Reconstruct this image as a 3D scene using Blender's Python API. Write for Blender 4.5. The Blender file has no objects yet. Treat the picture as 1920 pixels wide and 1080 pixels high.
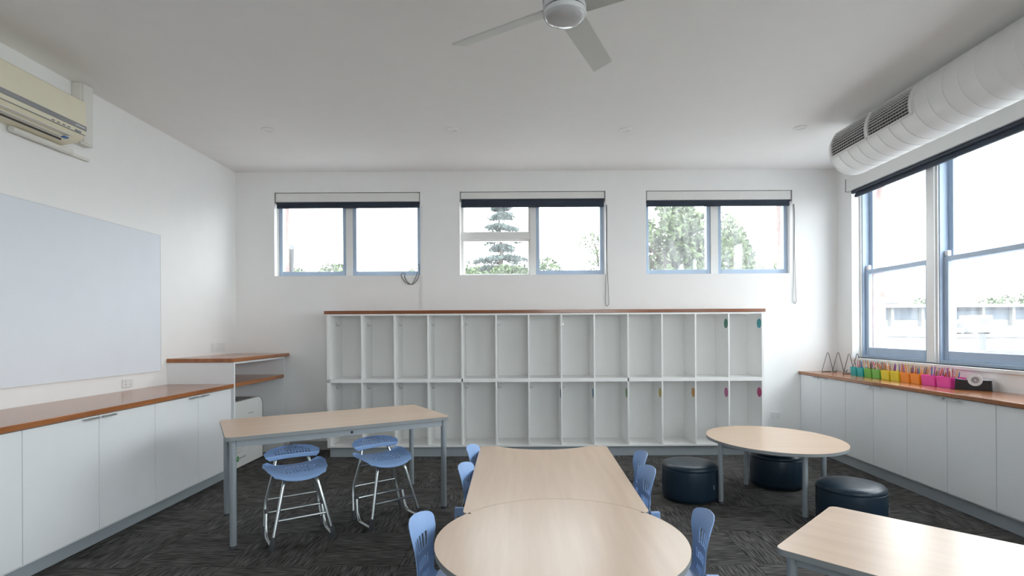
import bpy, bmesh, math, random
from mathutils import Vector, Matrix

random.seed(7)
PI = math.pi
sc = bpy.context.scene
C = sc.collection

# ------------------------------------------------------------------ camera
F_PX, CX, CY, ROLL, CAM_H = 1010.0, 977.0, 619.5, -0.0055, 1.4
cam = bpy.data.cameras.new('camera')
cam.sensor_width = 36.0
cam.lens = 36.0 * F_PX / 1920.0
cam.shift_x = (960 - CX) / 1920.0
cam.shift_y = (CY - 540) / 1920.0
cam.clip_start = 0.05
cam.clip_end = 500
cam_o = bpy.data.objects.new('camera', cam)
cam_o.matrix_world = Matrix.Translation((0, 0, CAM_H)) @ Matrix.Rotation(PI/2, 4, 'X') @ Matrix.Rotation(ROLL, 4, 'Z')
C.objects.link(cam_o)
sc.camera = cam_o

# ------------------------------------------------------------------ sky (even overcast)
SKY = 6.0
world = bpy.data.worlds.new('overcast_sky')
sc.world = world
world.use_nodes = True
wn = world.node_tree.nodes
wn['Background'].inputs['Color'].default_value = (0.93, 0.97, 1.0, 1)
wn['Background'].inputs['Strength'].default_value = SKY
EXPOSURE = 0.62
sc.view_settings.view_transform = 'Standard'
sc.view_settings.look = 'None'
sc.view_settings.gamma = 1
sc.view_settings.exposure = EXPOSURE
sc.view_settings.use_curve_mapping = False
sc.cycles.max_bounces = 14
sc.cycles.diffuse_bounces = 9
sc.cycles.transparent_max_bounces = 16
sc.cycles.use_denoising = True

def portal(name, loc, rot, sx, sy):
    l = bpy.data.lights.new(name, 'AREA')
    l.shape = 'RECTANGLE'
    l.size, l.size_y = sx, sy
    l.cycles.is_portal = True
    o = bpy.data.objects.new(name, l)
    o.location = loc
    o.rotation_euler = rot
    C.objects.link(o)

# room numbers (metres)
XL, XR, YB, YF, ZC = -3.38, 3.75, 6.39, -2.7, 3.295
WIN_B = [(-2.92, -1.19), (-0.72, 1.01), (1.49, 3.225)]
WB_Z = (2.06, 3.05)
WIN_R = [(2.75, 6.10), (-1.75, 1.60)]  # second opening is out of view, added to brighten the room
WR_Z = (1.075, 3.09)
WIN_F_ADDED = [(0.6, 2.9)]  # unseen opening behind the camera, added for frontal fill daylight
WF_Z = (1.2, 2.95)
for x0, x1 in WIN_B:
    portal('sky_portal', ((x0+x1)/2, YB+0.42, sum(WB_Z)/2), (-PI/2, 0, 0), x1-x0, WB_Z[1]-WB_Z[0])
for y0, y1 in WIN_R:
    portal('sky_portal', (XR+0.45, (y0+y1)/2, sum(WR_Z)/2), (0, PI/2, 0), WR_Z[1]-WR_Z[0], y1-y0)

for x0, x1 in WIN_F_ADDED:
    portal('sky_portal', ((x0+x1)/2, YF-0.32, sum(WF_Z)/2), (PI/2, 0, 0), x1-x0, WF_Z[1]-WF_Z[0])

# ------------------------------------------------------------------ materials
MATS = {}
def mat(name, col, rough=0.5, metal=0.0, var=0.04, scale=6.0, bump=0.0, bscale=200.0, spec=0.5, stretch=None, coat=0.0):
    m = bpy.data.materials.new(name)
    m.use_nodes = True
    n, l = m.node_tree.nodes, m.node_tree.links
    b = n['Principled BSDF']
    b.inputs['Roughness'].default_value = rough
    b.inputs['Metallic'].default_value = metal
    b.inputs['Specular IOR Level'].default_value = spec
    b.inputs['Coat Weight'].default_value = coat
    tc = n.new('ShaderNodeTexCoord')
    src = tc.outputs['Object']
    if stretch:
        mp = n.new('ShaderNodeMapping')
        mp.inputs['Scale'].default_value = stretch
        l.new(src, mp.inputs['Vector'])
        src = mp.outputs['Vector']
    nz = n.new('ShaderNodeTexNoise')
    nz.inputs['Scale'].default_value = scale
    nz.inputs['Detail'].default_value = 5
    l.new(src, nz.inputs['Vector'])
    rp = n.new('ShaderNodeValToRGB')
    c = Vector(col)
    lo, hi = c*(1-var), c*(1+var)
    rp.color_ramp.elements[0].position = 0.3
    rp.color_ramp.elements[1].position = 0.7
    rp.color_ramp.elements[0].color = (*lo, 1)
    rp.color_ramp.elements[1].color = (*[min(1, v) for v in hi], 1)
    l.new(nz.outputs['Fac'], rp.inputs['Fac'])
    l.new(rp.outputs['Color'], b.inputs['Base Color'])
    if bump:
        n2 = n.new('ShaderNodeTexNoise')
        n2.inputs['Scale'].default_value = bscale
        l.new(tc.outputs['Object'], n2.inputs['Vector'])
        bp = n.new('ShaderNodeBump')
        bp.inputs['Strength'].default_value = bump
        bp.inputs['Distance'].default_value = 0.002
        l.new(n2.outputs['Fac'], bp.inputs['Height'])
        l.new(bp.outputs['Normal'], b.inputs['Normal'])
    MATS[name] = m
    return m

mat('wall_white', (0.88, 0.88, 0.875), 0.6, var=0.008, bump=0.05, bscale=120)
mat('ceiling_white', (0.88, 0.872, 0.86), 0.8, var=0.008, bump=0.05, bscale=120)
mat('laminate_white', (0.84, 0.855, 0.87), 0.35, var=0.008)
mat('laminate_shelf', (0.88, 0.88, 0.87), 0.4, var=0.008)
mat('kick_grey', (0.36, 0.40, 0.43), 0.45, var=0.03)
mat('pinboard', (0.78, 0.82, 0.885), 0.7, var=0.008, bump=0.1, bscale=500)
mat('steel_grey', (0.33, 0.37, 0.40), 0.4, metal=0.2, var=0.03)
mat('edge_grey', (0.27, 0.29, 0.30), 0.5, var=0.03)
mat('chrome', (0.50, 0.53, 0.54), 0.22, metal=0.85, var=0.03)
mat('handle_metal', (0.62, 0.63, 0.64), 0.3, metal=0.8, var=0.03)
mat('foot_dark', (0.07, 0.075, 0.085), 0.6)
mat('blue_plastic', (0.29, 0.45, 0.77), 0.32, var=0.03)
mat('navy_vinyl', (0.010, 0.026, 0.045), 0.33, var=0.15, bump=0.12, bscale=300)
mat('frame_blue', (0.42, 0.52, 0.66), 0.45, var=0.05)
mat('frame_white', (0.80, 0.80, 0.79), 0.4, var=0.01)
mat('blind_white', (0.78, 0.78, 0.76), 0.5, var=0.01)
mat('blind_navy', (0.018, 0.028, 0.05), 0.6, var=0.1)
mat('cord_white', (0.7, 0.7, 0.68), 0.5)
mat('cord_dark', (0.05, 0.05, 0.05), 0.5)
mat('black_wire', (0.012, 0.012, 0.012), 0.4)
mat('ac_cream', (0.84, 0.79, 0.62), 0.4, var=0.02)
mat('ac_white', (0.78, 0.76, 0.69), 0.4, var=0.02)
mat('ac_stripe', (0.30, 0.30, 0.31), 0.4)
mat('ac_dark', (0.05, 0.05, 0.05), 0.6)
mat('trunking', (0.78, 0.77, 0.73), 0.5, var=0.01)
mat('duct_white', (0.82, 0.82, 0.81), 0.45, var=0.01)
mat('duct_seam', (0.80, 0.80, 0.79), 0.5)
mat('grille_white', (0.76, 0.76, 0.75), 0.5)
mat('grille_dark', (0.06, 0.06, 0.06), 0.8)
mat('fan_white', (0.68, 0.69, 0.70), 0.4, var=0.01)
mat('fan_blade', (0.56, 0.56, 0.53), 0.5, var=0.02)
mat('fan_lens', (0.52, 0.52, 0.53), 0.12, var=0.02, coat=0.5)
mat('outlet', (0.80, 0.80, 0.80), 0.35, var=0.01)
mat('outlet_dark', (0.30, 0.30, 0.31), 0.5)
mat('purifier_white', (0.79, 0.79, 0.77), 0.35, var=0.01)
mat('purifier_grey', (0.25, 0.25, 0.25), 0.5)
mat('logo_green', (0.02, 0.30, 0.06), 0.5)
mat('skirting_grey', (0.35, 0.36, 0.36), 0.6)
mat('tape_black', (0.02, 0.022, 0.025), 0.4)
mat('tape_clear', (0.75, 0.76, 0.77), 0.2)
mat('tape_core', (0.35, 0.36, 0.38), 0.4)
mat('concrete', (0.35, 0.35, 0.34), 0.9, scale=0.3, var=0.1)
mat('brick_red', (0.36, 0.245, 0.225), 0.9, scale=14, var=0.25)
mat('render_white', (0.25, 0.255, 0.26), 0.8, var=0.03, scale=0.7)
mat('cladding_blue', (0.085, 0.105, 0.135), 0.7, var=0.08, scale=2)
mat('roof_grey', (0.11, 0.115, 0.125), 0.8, var=0.08, scale=2)
mat('bark', (0.10, 0.08, 0.065), 0.9, var=0.3, scale=10)
mat('leaf_mid', (0.07, 0.105, 0.045), 0.8, var=0.5, scale=1.6)
mat('leaf_dark', (0.065, 0.09, 0.085), 0.8, var=0.4, scale=1.6)
mat('leaf_pale', (0.095, 0.13, 0.062), 0.8, var=0.5, scale=1.6)
mat('white_metal', (0.27, 0.27, 0.28), 0.5)
PENCIL_COLS = {'wood': (0.62, 0.42, 0.24), 'orange': (0.75, 0.26, 0.05), 'red': (0.50, 0.07, 0.05), 'purple': (0.24, 0.09, 0.30),
               'blue': (0.06, 0.18, 0.45), 'white': (0.78, 0.74, 0.70), 'pink': (0.70, 0.30, 0.33), 'brown': (0.20, 0.10, 0.06), 'teal': (0.04, 0.32, 0.34)}
for k, v in PENCIL_COLS.items():
    mat('pencil_'+k, v, 0.4)
CADDY = {'teal': (0.0, 0.42, 0.42), 'green': (0.16, 0.50, 0.06), 'yellow': (0.80, 0.66, 0.01), 'orange': (0.95, 0.30, 0.01), 'pink': (0.88, 0.07, 0.42)}
for k, v in CADDY.items():
    mat('caddy_'+k, v, 0.3, var=0.02)
STICK = {'navy': (0.06, 0.12, 0.22), 'blue': (0.12, 0.24, 0.40), 'green': (0.24, 0.38, 0.18), 'yellow': (0.60, 0.48, 0.14), 'orange': (0.66, 0.34, 0.10),
         'pink': (0.62, 0.20, 0.38), 'magenta': (0.50, 0.03, 0.17), 'forest': (0.07, 0.25, 0.18), 'teal': (0.06, 0.36, 0.42)}
for k, v in STICK.items():
    mat('sticker_'+k, v, 0.5)
mat('sticker_band', (0.8, 0.75, 0.74), 0.5)

def wood(name, c0, c1, rough, along, gscale, coat=0.0):
    """fine straight grain along one axis ('X' or 'Y')"""
    m = bpy.data.materials.new(name); m.use_nodes = True
    n, l = m.node_tree.nodes, m.node_tree.links
    b = n['Principled BSDF']; b.inputs['Roughness'].default_value = rough; b.inputs['Coat Weight'].default_value = coat
    b.inputs['Coat Roughness'].default_value = 0.15
    tc = n.new('ShaderNodeTexCoord'); mp = n.new('ShaderNodeMapping')
    mp.inputs['Scale'].default_value = (0.06, 1, 1) if along == 'X' else (1, 0.06, 1)
    l.new(tc.outputs['Object'], mp.inputs['Vector'])
    nz = n.new('ShaderNodeTexNoise'); nz.inputs['Scale'].default_value = gscale; nz.inputs['Detail'].default_value = 8; nz.inputs['Roughness'].default_value = 0.6
    l.new(mp.outputs['Vector'], nz.inputs['Vector'])
    rp = n.new('ShaderNodeValToRGB')
    rp.color_ramp.elements[0].position = 0.33; rp.color_ramp.elements[1].position = 0.68
    rp.color_ramp.elements[0].color = (*c0, 1); rp.color_ramp.elements[1].color = (*c1, 1)
    l.new(nz.outputs['Fac'], rp.inputs['Fac']); l.new(rp.outputs['Color'], b.inputs['Base Color'])
    MATS[name] = m
wood('maple_x', (0.62, 0.45, 0.325), (0.70, 0.525, 0.39), 0.29, 'X', 14)
wood('maple_y', (0.62, 0.45, 0.325), (0.70, 0.525, 0.39), 0.29, 'Y', 14)
wood('jarrah_y', (0.25, 0.080, 0.020), (0.43, 0.155, 0.045), 0.22, 'Y', 22, 0.3)
wood('jarrah_x', (0.20, 0.060, 0.018), (0.32, 0.105, 0.032), 0.25, 'X', 22, 0.3)

def carpet(name, along):
    m = bpy.data.materials.new(name); m.use_nodes = True
    n, l = m.node_tree.nodes, m.node_tree.links
    b = n['Principled BSDF']; b.inputs['Roughness'].default_value = 0.95; b.inputs['Specular IOR Level'].default_value = 0.1
    g = n.new('ShaderNodeNewGeometry'); oi = n.new('ShaderNodeObjectInfo')
    sh = n.new('ShaderNodeVectorMath'); sh.operation = 'MULTIPLY_ADD'
    cm = n.new('ShaderNodeCombineXYZ')
    for i in range(3): l.new(oi.outputs['Random'], cm.inputs[i])
    l.new(cm.outputs[0], sh.inputs[0]); sh.inputs[1].default_value = (7, 11, 0); l.new(g.outputs['Position'], sh.inputs[2])
    def streak(sc_, st, lo, hi, p0, p1):
        mp = n.new('ShaderNodeMapping')
        mp.inputs['Scale'].default_value = (st, 1, 1) if along == 'X' else (1, st, 1)
        l.new(sh.outputs[0], mp.inputs['Vector'])
        nz = n.new('ShaderNodeTexNoise'); nz.inputs['Scale'].default_value = sc_; nz.inputs['Detail'].default_value = 3
        l.new(mp.outputs['Vector'], nz.inputs['Vector'])
        rp = n.new('ShaderNodeValToRGB')
        rp.color_ramp.elements[0].position = p0; rp.color_ramp.elements[1].position = p1
        rp.color_ramp.elements[0].color = (*lo, 1); rp.color_ramp.elements[1].color = (*hi, 1)
        l.new(nz.outputs['Fac'], rp.inputs['Fac'])
        return rp.outputs['Color'], nz.outputs['Fac']
    a, fa = streak(120, 0.07, (0.038, 0.036, 0.035), (0.185, 0.180, 0.175), 0.38, 0.72)
    c, fc = streak(9, 0.25, (0.75, 0.74, 0.73), (1.15, 1.14, 1.13), 0.35, 0.65)
    mx = n.new('ShaderNodeMixRGB'); mx.blend_type = 'MULTIPLY'; mx.inputs['Fac'].default_value = 1
    l.new(a, mx.inputs[1]); l.new(c, mx.inputs[2]); l.new(mx.outputs[0], b.inputs['Base Color'])
    bp = n.new('ShaderNodeBump'); bp.inputs['Strength'].default_value = 0.6; bp.inputs['Distance'].default_value = 0.004
    l.new(fa, bp.inputs['Height']); l.new(bp.outputs['Normal'], b.inputs['Normal'])
    MATS[name] = m
carpet('carpet_x', 'X'); carpet('carpet_y', 'Y')

def glass(name, haze, streaky=False):
    m = bpy.data.materials.new(name); m.use_nodes = True
    n, l = m.node_tree.nodes, m.node_tree.links
    n.remove(n['Principled BSDF'])
    out = n['Material Output']
    tr = n.new('ShaderNodeBsdfTransparent'); tr.inputs['Color'].default_value = (0.97, 0.985, 0.98, 1)
    gl = n.new('ShaderNodeBsdfGlossy'); gl.inputs['Roughness'].default_value = 0.03
    tl = n.new('ShaderNodeBsdfTranslucent'); tl.inputs['Color'].default_value = (0.9, 0.93, 0.96, 1)
    m1 = n.new('ShaderNodeMixShader'); m2 = n.new('ShaderNodeMixShader')
    m1.inputs['Fac'].default_value = 0.05
    l.new(tr.outputs[0], m1.inputs[1]); l.new(gl.outputs[0], m1.inputs[2])
    l.new(m1.outputs[0], m2.inputs[1]); l.new(tl.outputs[0], m2.inputs[2])
    tc = n.new('ShaderNodeTexCoord'); mp = n.new('ShaderNodeMapping')
    mp.inputs['Scale'].default_value = (5, 5, 1.2)
    mp.inputs['Rotation'].default_value = (0, 0.4 if streaky else 0, 0)
    nz = n.new('ShaderNodeTexNoise'); nz.inputs['Scale'].default_value = 2.5; nz.inputs['Detail'].default_value = 4
    l.new(tc.outputs['Object'], mp.inputs['Vector']); l.new(mp.outputs['Vector'], nz.inputs['Vector'])
    mr = n.new('ShaderNodeMapRange'); mr.inputs['From Min'].default_value = 0.35; mr.inputs['From Max'].default_value = 0.7
    mr.inputs['To Min'].default_value = haze*0.5; mr.inputs['To Max'].default_value = haze*1.5
    l.new(nz.outputs['Fac'], mr.inputs['Value']); l.new(mr.outputs['Result'], m2.inputs['Fac'])
    l.new(m2.outputs[0], out.inputs['Surface'])
    MATS[name] = m
glass('glass_clean', 0.03)
glass('glass_dusty', 0.05, True)

# ------------------------------------------------------------------ mesh helpers
def box(bm, x0, x1, y0, y1, z0, z1, bev=0.0, seg=2):
    vs = [bm.verts.new(p) for p in ((x0,y0,z0),(x1,y0,z0),(x1,y1,z0),(x0,y1,z0),(x0,y0,z1),(x1,y0,z1),(x1,y1,z1),(x0,y1,z1))]
    fs = [bm.faces.new([vs[i] for i in q]) for q in ((3,2,1,0),(4,5,6,7),(0,1,5,4),(1,2,6,5),(2,3,7,6),(3,0,4,7))]
    if bev:
        es = set(e for f in fs for e in f.edges)
        bmesh.ops.bevel(bm, geom=list(es), offset=bev, segments=seg, affect='EDGES', profile=0.5)

def B(*args, **kw):
    bm = bmesh.new(); box(bm, *args, **kw); return bm

def boxes(lst, bev=0.0):
    bm = bmesh.new()
    for a in lst: box(bm, *a, bev=bev)
    return bm

def smooth_path(pts, n=6):
    pts = [Vector(p) for p in pts]
    out = []
    for i in range(len(pts)-1):
        p0 = pts[i-1] if i else pts[i]*2-pts[i+1]
        p1, p2 = pts[i], pts[i+1]
        p3 = pts[i+2] if i+2 < len(pts) else pts[i+1]*2-pts[i]
        for k in range(n):
            t = k/n
            out.append(0.5*((2*p1)+(p2-p0)*t+(2*p0-5*p1+4*p2-p3)*t*t+(3*p1-p0-3*p2+p3)*t**3))
    out.append(pts[-1])
    return out

def fillet(pts, r, n=5):
    """polyline with rounded corners"""
    pts = [Vector(p) for p in pts]
    out = [pts[0]]
    for i in range(1, len(pts)-1):
        a, b, c = pts[i-1], pts[i], pts[i+1]
        d1, d2 = (a-b), (c-b)
        k = min(r, d1.length*0.45, d2.length*0.45)
        p, q = b+d1.normalized()*k, b+d2.normalized()*k
        for j in range(n+1):
            t = j/n
            out.append(p*(1-t)**2 + b*2*t*(1-t) + q*t*t)
    out.append(pts[-1])
    return out

def tube(bm, pts, r, seg=8, closed=False):
    pts = [Vector(p) for p in pts]
    rs = r if isinstance(r, (list, tuple)) else [r]*len(pts)
    rings = []
    up = None
    N = len(pts)
    for i, p in enumerate(pts):
        if closed: t = (pts[(i+1) % N]-pts[i-1])
        else: t = (pts[min(i+1, N-1)]-pts[max(i-1, 0)])
        if t.length < 1e-9: t = Vector((0,0,1))
        t.normalize()
        if up is None:
            up = Vector((0,0,1)) if abs(t.z) < 0.9 else Vector((1,0,0))
        a = (up - t*up.dot(t))
        if a.length < 1e-6: a = t.orthogonal()
        a.normalize(); up = a
        b = t.cross(a)
        rings.append([bm.verts.new(p + (a*math.cos(2*PI*k/seg) + b*math.sin(2*PI*k/seg))*rs[i]) for k in range(seg)])
    M = N if closed else N-1
    for i in range(M):
        A, Bq = rings[i], rings[(i+1) % N]
        for k in range(seg):
            bm.faces.new((A[k], A[(k+1) % seg], Bq[(k+1) % seg], Bq[k]))
    if not closed:
        bm.faces.new(list(reversed(rings[0]))); bm.faces.new(rings[-1])

def T(pts, r, seg=8, closed=False):
    bm = bmesh.new(); tube(bm, pts, r, seg, closed); return bm

def lathe(bm, prof, seg=40, c=(0,0)):
    rings = []
    for r, z in prof:
        if r < 1e-6: rings.append([bm.verts.new((c[0], c[1], z))])
        else: rings.append([bm.verts.new((c[0]+r*math.cos(2*PI*k/seg), c[1]+r*math.sin(2*PI*k/seg), z)) for k in range(seg)])
    for A, Bq in zip(rings, rings[1:]):
        for k in range(seg):
            k2 = (k+1) % seg
            if len(A) == 1 and len(Bq) > 1: bm.faces.new((A[0], Bq[k], Bq[k2]))
            elif len(Bq) == 1 and len(A) > 1: bm.faces.new((A[k], A[k2], Bq[0]))
            elif len(A) > 1: bm.faces.new((A[k], A[k2], Bq[k2], Bq[k]))

def L(prof, seg=40):
    bm = bmesh.new(); lathe(bm, prof, seg); return bm

def prism(bm, outline, z0, z1, bev=0.0, mat_side=None):
    """outline: list of (x,y) ccw, extruded from z0 to z1"""
    lo = [bm.verts.new((x, y, z0)) for x, y in outline]
    hi = [bm.verts.new((x, y, z1)) for x, y in outline]
    n = len(outline)
    top = bm.faces.new(hi); bot = bm.faces.new(list(reversed(lo)))
    for i in range(n):
        bm.faces.new((lo[i], lo[(i+1) % n], hi[(i+1) % n], hi[i]))
    if bev:
        bmesh.ops.bevel(bm, geom=list(top.edges)+list(bot.edges), offset=bev, segments=2, affect='EDGES', profile=0.5)

def P(outline, z0, z1, bev=0.0):
    bm = bmesh.new(); prism(bm, outline, z0, z1, bev); return bm

def extrude_y(prof, y0, y1):
    """profile in (x,z) extruded along y"""
    bm = bmesh.new()
    a = [bm.verts.new((x, y0, z)) for x, z in prof]
    b = [bm.verts.new((x, y1, z)) for x, z in prof]
    n = len(prof)
    bm.faces.new(a); bm.faces.new(list(reversed(b)))
    for i in range(n):
        bm.faces.new((a[i], b[i], b[(i+1) % n], a[(i+1) % n]))
    return bm

def round_rect(x0, x1, y0, y1, r, n=6):
    out = []
    for cx, cy, a0 in ((x1-r, y0+r, -PI/2), (x1-r, y1-r, 0), (x0+r, y1-r, PI/2), (x0+r, y0+r, PI)):
        for k in range(n+1):
            a = a0 + PI/2*k/n
            out.append((cx+r*math.cos(a), cy+r*math.sin(a)))
    return out

def obj(name, bm, m, parent=None, smooth=False, loc=None, rot=None, keep_normals=False):
    if not keep_normals:
        bmesh.ops.recalc_face_normals(bm, faces=bm.faces[:])
    me = bpy.data.meshes.new(name)
    bm.to_mesh(me); bm.free()
    me.materials.append(MATS[m])
    if smooth:
        for p in me.polygons: p.use_smooth = True
        if smooth != 'all':
            try: me.set_sharp_from_angle(angle=math.radians(38))
            except Exception: pass
    o = bpy.data.objects.new(name, me)
    C.objects.link(o)
    if parent: o.parent = parent
    if loc: o.location = loc
    if rot: o.rotation_euler = rot
    return o

def share(name, me, parent=None, loc=None, rot=None, scale=None):
    o = bpy.data.objects.new(name, me); C.objects.link(o)
    if parent: o.parent = parent
    if loc: o.location = loc
    if rot: o.rotation_euler = rot
    if scale: o.scale = scale
    return o

def tag(o, label, cat, group=None, kind=None):
    if label: o['label'] = label
    if cat: o['category'] = cat
    if group: o['group'] = group
    if kind: o['kind'] = kind
    return o

def thing(name, label, cat, loc=(0,0,0), rotz=0.0, group=None):
    o = bpy.data.objects.new(name, None); C.objects.link(o)
    o.location = loc; o.rotation_euler = (0, 0, rotz); o.empty_display_size = 0.1
    return tag(o, label, cat, group)

def struct(name, bm, m, label=None, parent=None):
    o = obj(name, bm, m, parent)
    if not parent:
        o['kind'] = 'structure'
        if label: o['label'] = label
    return o

def struct_empty(name, label, loc=(0,0,0)):
    o = bpy.data.objects.new(name, None); C.objects.link(o); o.location = loc
    o['kind'] = 'structure'; o['label'] = label
    return o

def copy_tree(o, parent=None):
    c = o.copy(); C.objects.link(c)
    if parent: c.parent = parent
    for ch in [k for k in bpy.data.objects if k.parent == o]:
        copy_tree(ch, c)
    return c

# ------------------------------------------------------------------ shell
WT = 0.34
floor = struct('floor', B(XL-0.3, XR+WT, YF-0.3, YB+WT, -0.25, -0.008), 'kick_grey', 'charcoal carpet tile floor laid in quarter-turned squares')
TS = 0.53
tile_me = {}
for k in ('x', 'y'):
    o = obj('carpet_tile', B(0.0008, TS-0.0008, 0.0008, TS-0.0008, -0.008, 0.0, bev=0.0015, seg=1), 'carpet_'+k)
    tile_me[k] = o.data
    bpy.data.objects.remove(o)
ny = int((YB-1.2)/TS)+1
nx = int((XR-XL)/TS)+1
for i in range(nx):
    for j in range(ny):
        x0 = XL + i*TS
        y0 = YB - (j+1)*TS
        sx = min(1.0, (XR-x0)/TS)
        share('carpet_tile', tile_me['x' if (i+j) % 2 else 'y'], floor, loc=(x0, y0, 0), scale=(sx, 1, 1))
yrest = YB - ny*TS
share_rest = obj('carpet_field', B(XL, XR, YF, yrest, -0.008, 0.0), 'carpet_x', floor)
struct('ceiling', B(XL-0.3, XR+WT, YF-0.3, YB+WT, ZC, ZC+0.2), 'ceiling_white', 'plain white plaster ceiling')
struct('wall_left', B(XL-0.3, XL, YF-0.3, YB+WT, 0, ZC), 'wall_white', 'white left wall behind the long bench')

def wall_with_openings(a0, a1, openings, z0, z1, fn):
    """boxes (a-range, z-range) around openings; fn maps to box args"""
    lst = []
    cur = a0
    for o0, o1 in openings:
        lst.append(fn(cur, o0, 0, ZC)); lst.append(fn(o0, o1, 0, z0)); lst.append(fn(o0, o1, z1, ZC)); cur = o1
    lst.append(fn(cur, a1, 0, ZC))
    return boxes(lst)
wall_back = struct('wall_back', wall_with_openings(XL, XR, WIN_B, *WB_Z, lambda a, b, c, d: (a, b, YB, YB+0.2, c, d)), 'wall_white', 'white back wall with three high windows')
wall_right = struct('wall_right', wall_with_openings(YF-0.3, YB+0.2, sorted(WIN_R), *WR_Z, lambda a, b, c, d: (XR, XR+0.2, a, b, c, d)), 'wall_white', 'white right wall with tall sash windows')
obj('brick_face', wall_with_openings(XL-0.3, XR+0.2, [(a+0.03, b-0.03) for a, b in WIN_B], WB_Z[0]-0.02, WB_Z[1]-0.02, lambda a, b, c, d: (a, b, YB+0.2, YB+WT, c, d)), 'brick_red', wall_back)
obj('brick_face', wall_with_openings(YF-0.3, YB+WT, [(a+0.02, b-0.06) for a, b in sorted(WIN_R)], WR_Z[0]-0.02, WR_Z[1]-0.02, lambda a, b, c, d: (XR+0.2, XR+WT, a, b, c, d)), 'brick_red', wall_right)
struct('wall_front', wall_with_openings(XL, XR, WIN_F_ADDED, *WF_Z, lambda a, b, c, d: (a, b, YF-0.3, YF, c, d)), 'wall_white', 'white wall behind the viewpoint with one added window for fill daylight')
for i, (x0, x1) in enumerate(WIN_F_ADDED):  # frame and panes of the added fill-light window
    w = struct_empty('window_%d' % (10+i), 'added unseen window behind the viewpoint for fill daylight')
    yy = YF-0.2
    za, zb = WF_Z
    xm = (x0+x1)/2
    obj('window_frame', boxes([(x0, x0+0.05, yy, yy+0.08, za, zb), (x1-0.05, x1, yy, yy+0.08, za, zb), (xm-0.03, xm+0.03, yy, yy+0.08, za+0.05, zb-0.05), (x0+0.05, x1-0.05, yy, yy+0.08, za, za+0.05), (x0+0.05, x1-0.05, yy, yy+0.08, zb-0.05, zb)]), 'frame_white', w)
    for a, b in ((x0+0.05, xm-0.03), (xm+0.03, x1-0.05)):
        obj('pane', B(a, b, yy+0.03, yy+0.036, za+0.05, zb-0.05), 'glass_clean', w)
struct('baseboard_back', B(-2.745, -2.135, YB-0.018, YB, 0.0, 0.105), 'skirting_grey', 'grey skirting board left of the lockers')
struct('trim_1', B(XR-0.02, XR+0.10, 2.70, 6.13, WR_Z[0]-0.03, WR_Z[0], bev=0.004), 'frame_white', 'white sill board under the tall sash windows')

# ---- high windows in the back wall
YFR = YB + 0.10
def sash_back(win, x0, x1, z0, z1, m='frame_blue', w=0.042, wb=0.056, glassm='glass_clean', dep=0.085, y=YFR):
    bm = boxes([(x0, x0+w, y, y+dep, z0, z1), (x1-w, x1, y, y+dep, z0, z1), (x0+w, x1-w, y, y+dep, z0, z0+wb), (x0+w, x1-w, y, y+dep, z1-w, z1)], bev=0.004)
    s = obj('sash', bm, m, win)
    obj('pane', B(x0+w, x1-w, y+dep-0.022, y+dep-0.016, z0+wb, z1-w), glassm, s)
    return s
z0, z1 = WB_Z
wlabels = ['high double casement window nearest the left wall', 'high window in the middle of the back wall with one white two-light half', 'high double casement window nearest the tall sash windows']
mulls = [(-2.10, -2.02), (0.115, 0.185), (2.285, 2.375)]
wins = []
for i, ((x0, x1), (m0, m1)) in enumerate(zip(WIN_B, mulls)):
    w = struct_empty('window_%d' % (i+1), wlabels[i], ((x0+x1)/2, YFR, z0))
    w.location = (0, 0, 0)
    wins.append(w)
    obj('window_frame', boxes([(x0, x0+0.012, YFR-0.02, YFR+0.10, z0, z1), (x1-0.012, x1, YFR-0.02, YFR+0.10, z0, z1), (x0+0.012, x1-0.012, YFR-0.02, YFR+0.10, z1-0.02, z1), (x0+0.012, x1-0.012, YFR-0.01, YFR+0.10, z0, z0+0.006)]), 'frame_white', w)
    obj('mullion', B(m0, m1, YFR-0.012, YFR+0.095, z0+0.006, z1-0.02, bev=0.004), 'frame_white', w)
    gm = 'glass_dusty' if i == 2 else 'glass_clean'
    if i == 1:
        xa, xb = x0+0.012, m0
        zt = 2.535
        obj('transom', B(xa, xb, YFR-0.005, YFR+0.09, zt-0.035, zt+0.04, bev=0.004), 'frame_white', w)
        sash_back(w, xa, xb, z0+0.006, zt-0.035, 'frame_white', 0.022, 0.018, gm, 0.07, YFR+0.012)
        sash_back(w, xa, xb, zt+0.04, z1-0.02, 'frame_white', 0.022, 0.018, gm, 0.07, YFR+0.012)
    else:
        sash_back(w, x0+0.012, m0, z0+0.006, z1-0.02, glassm=gm)
    sash_back(w, m1, x1-0.012, z0+0.006, z1-0.02, glassm=gm)

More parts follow.
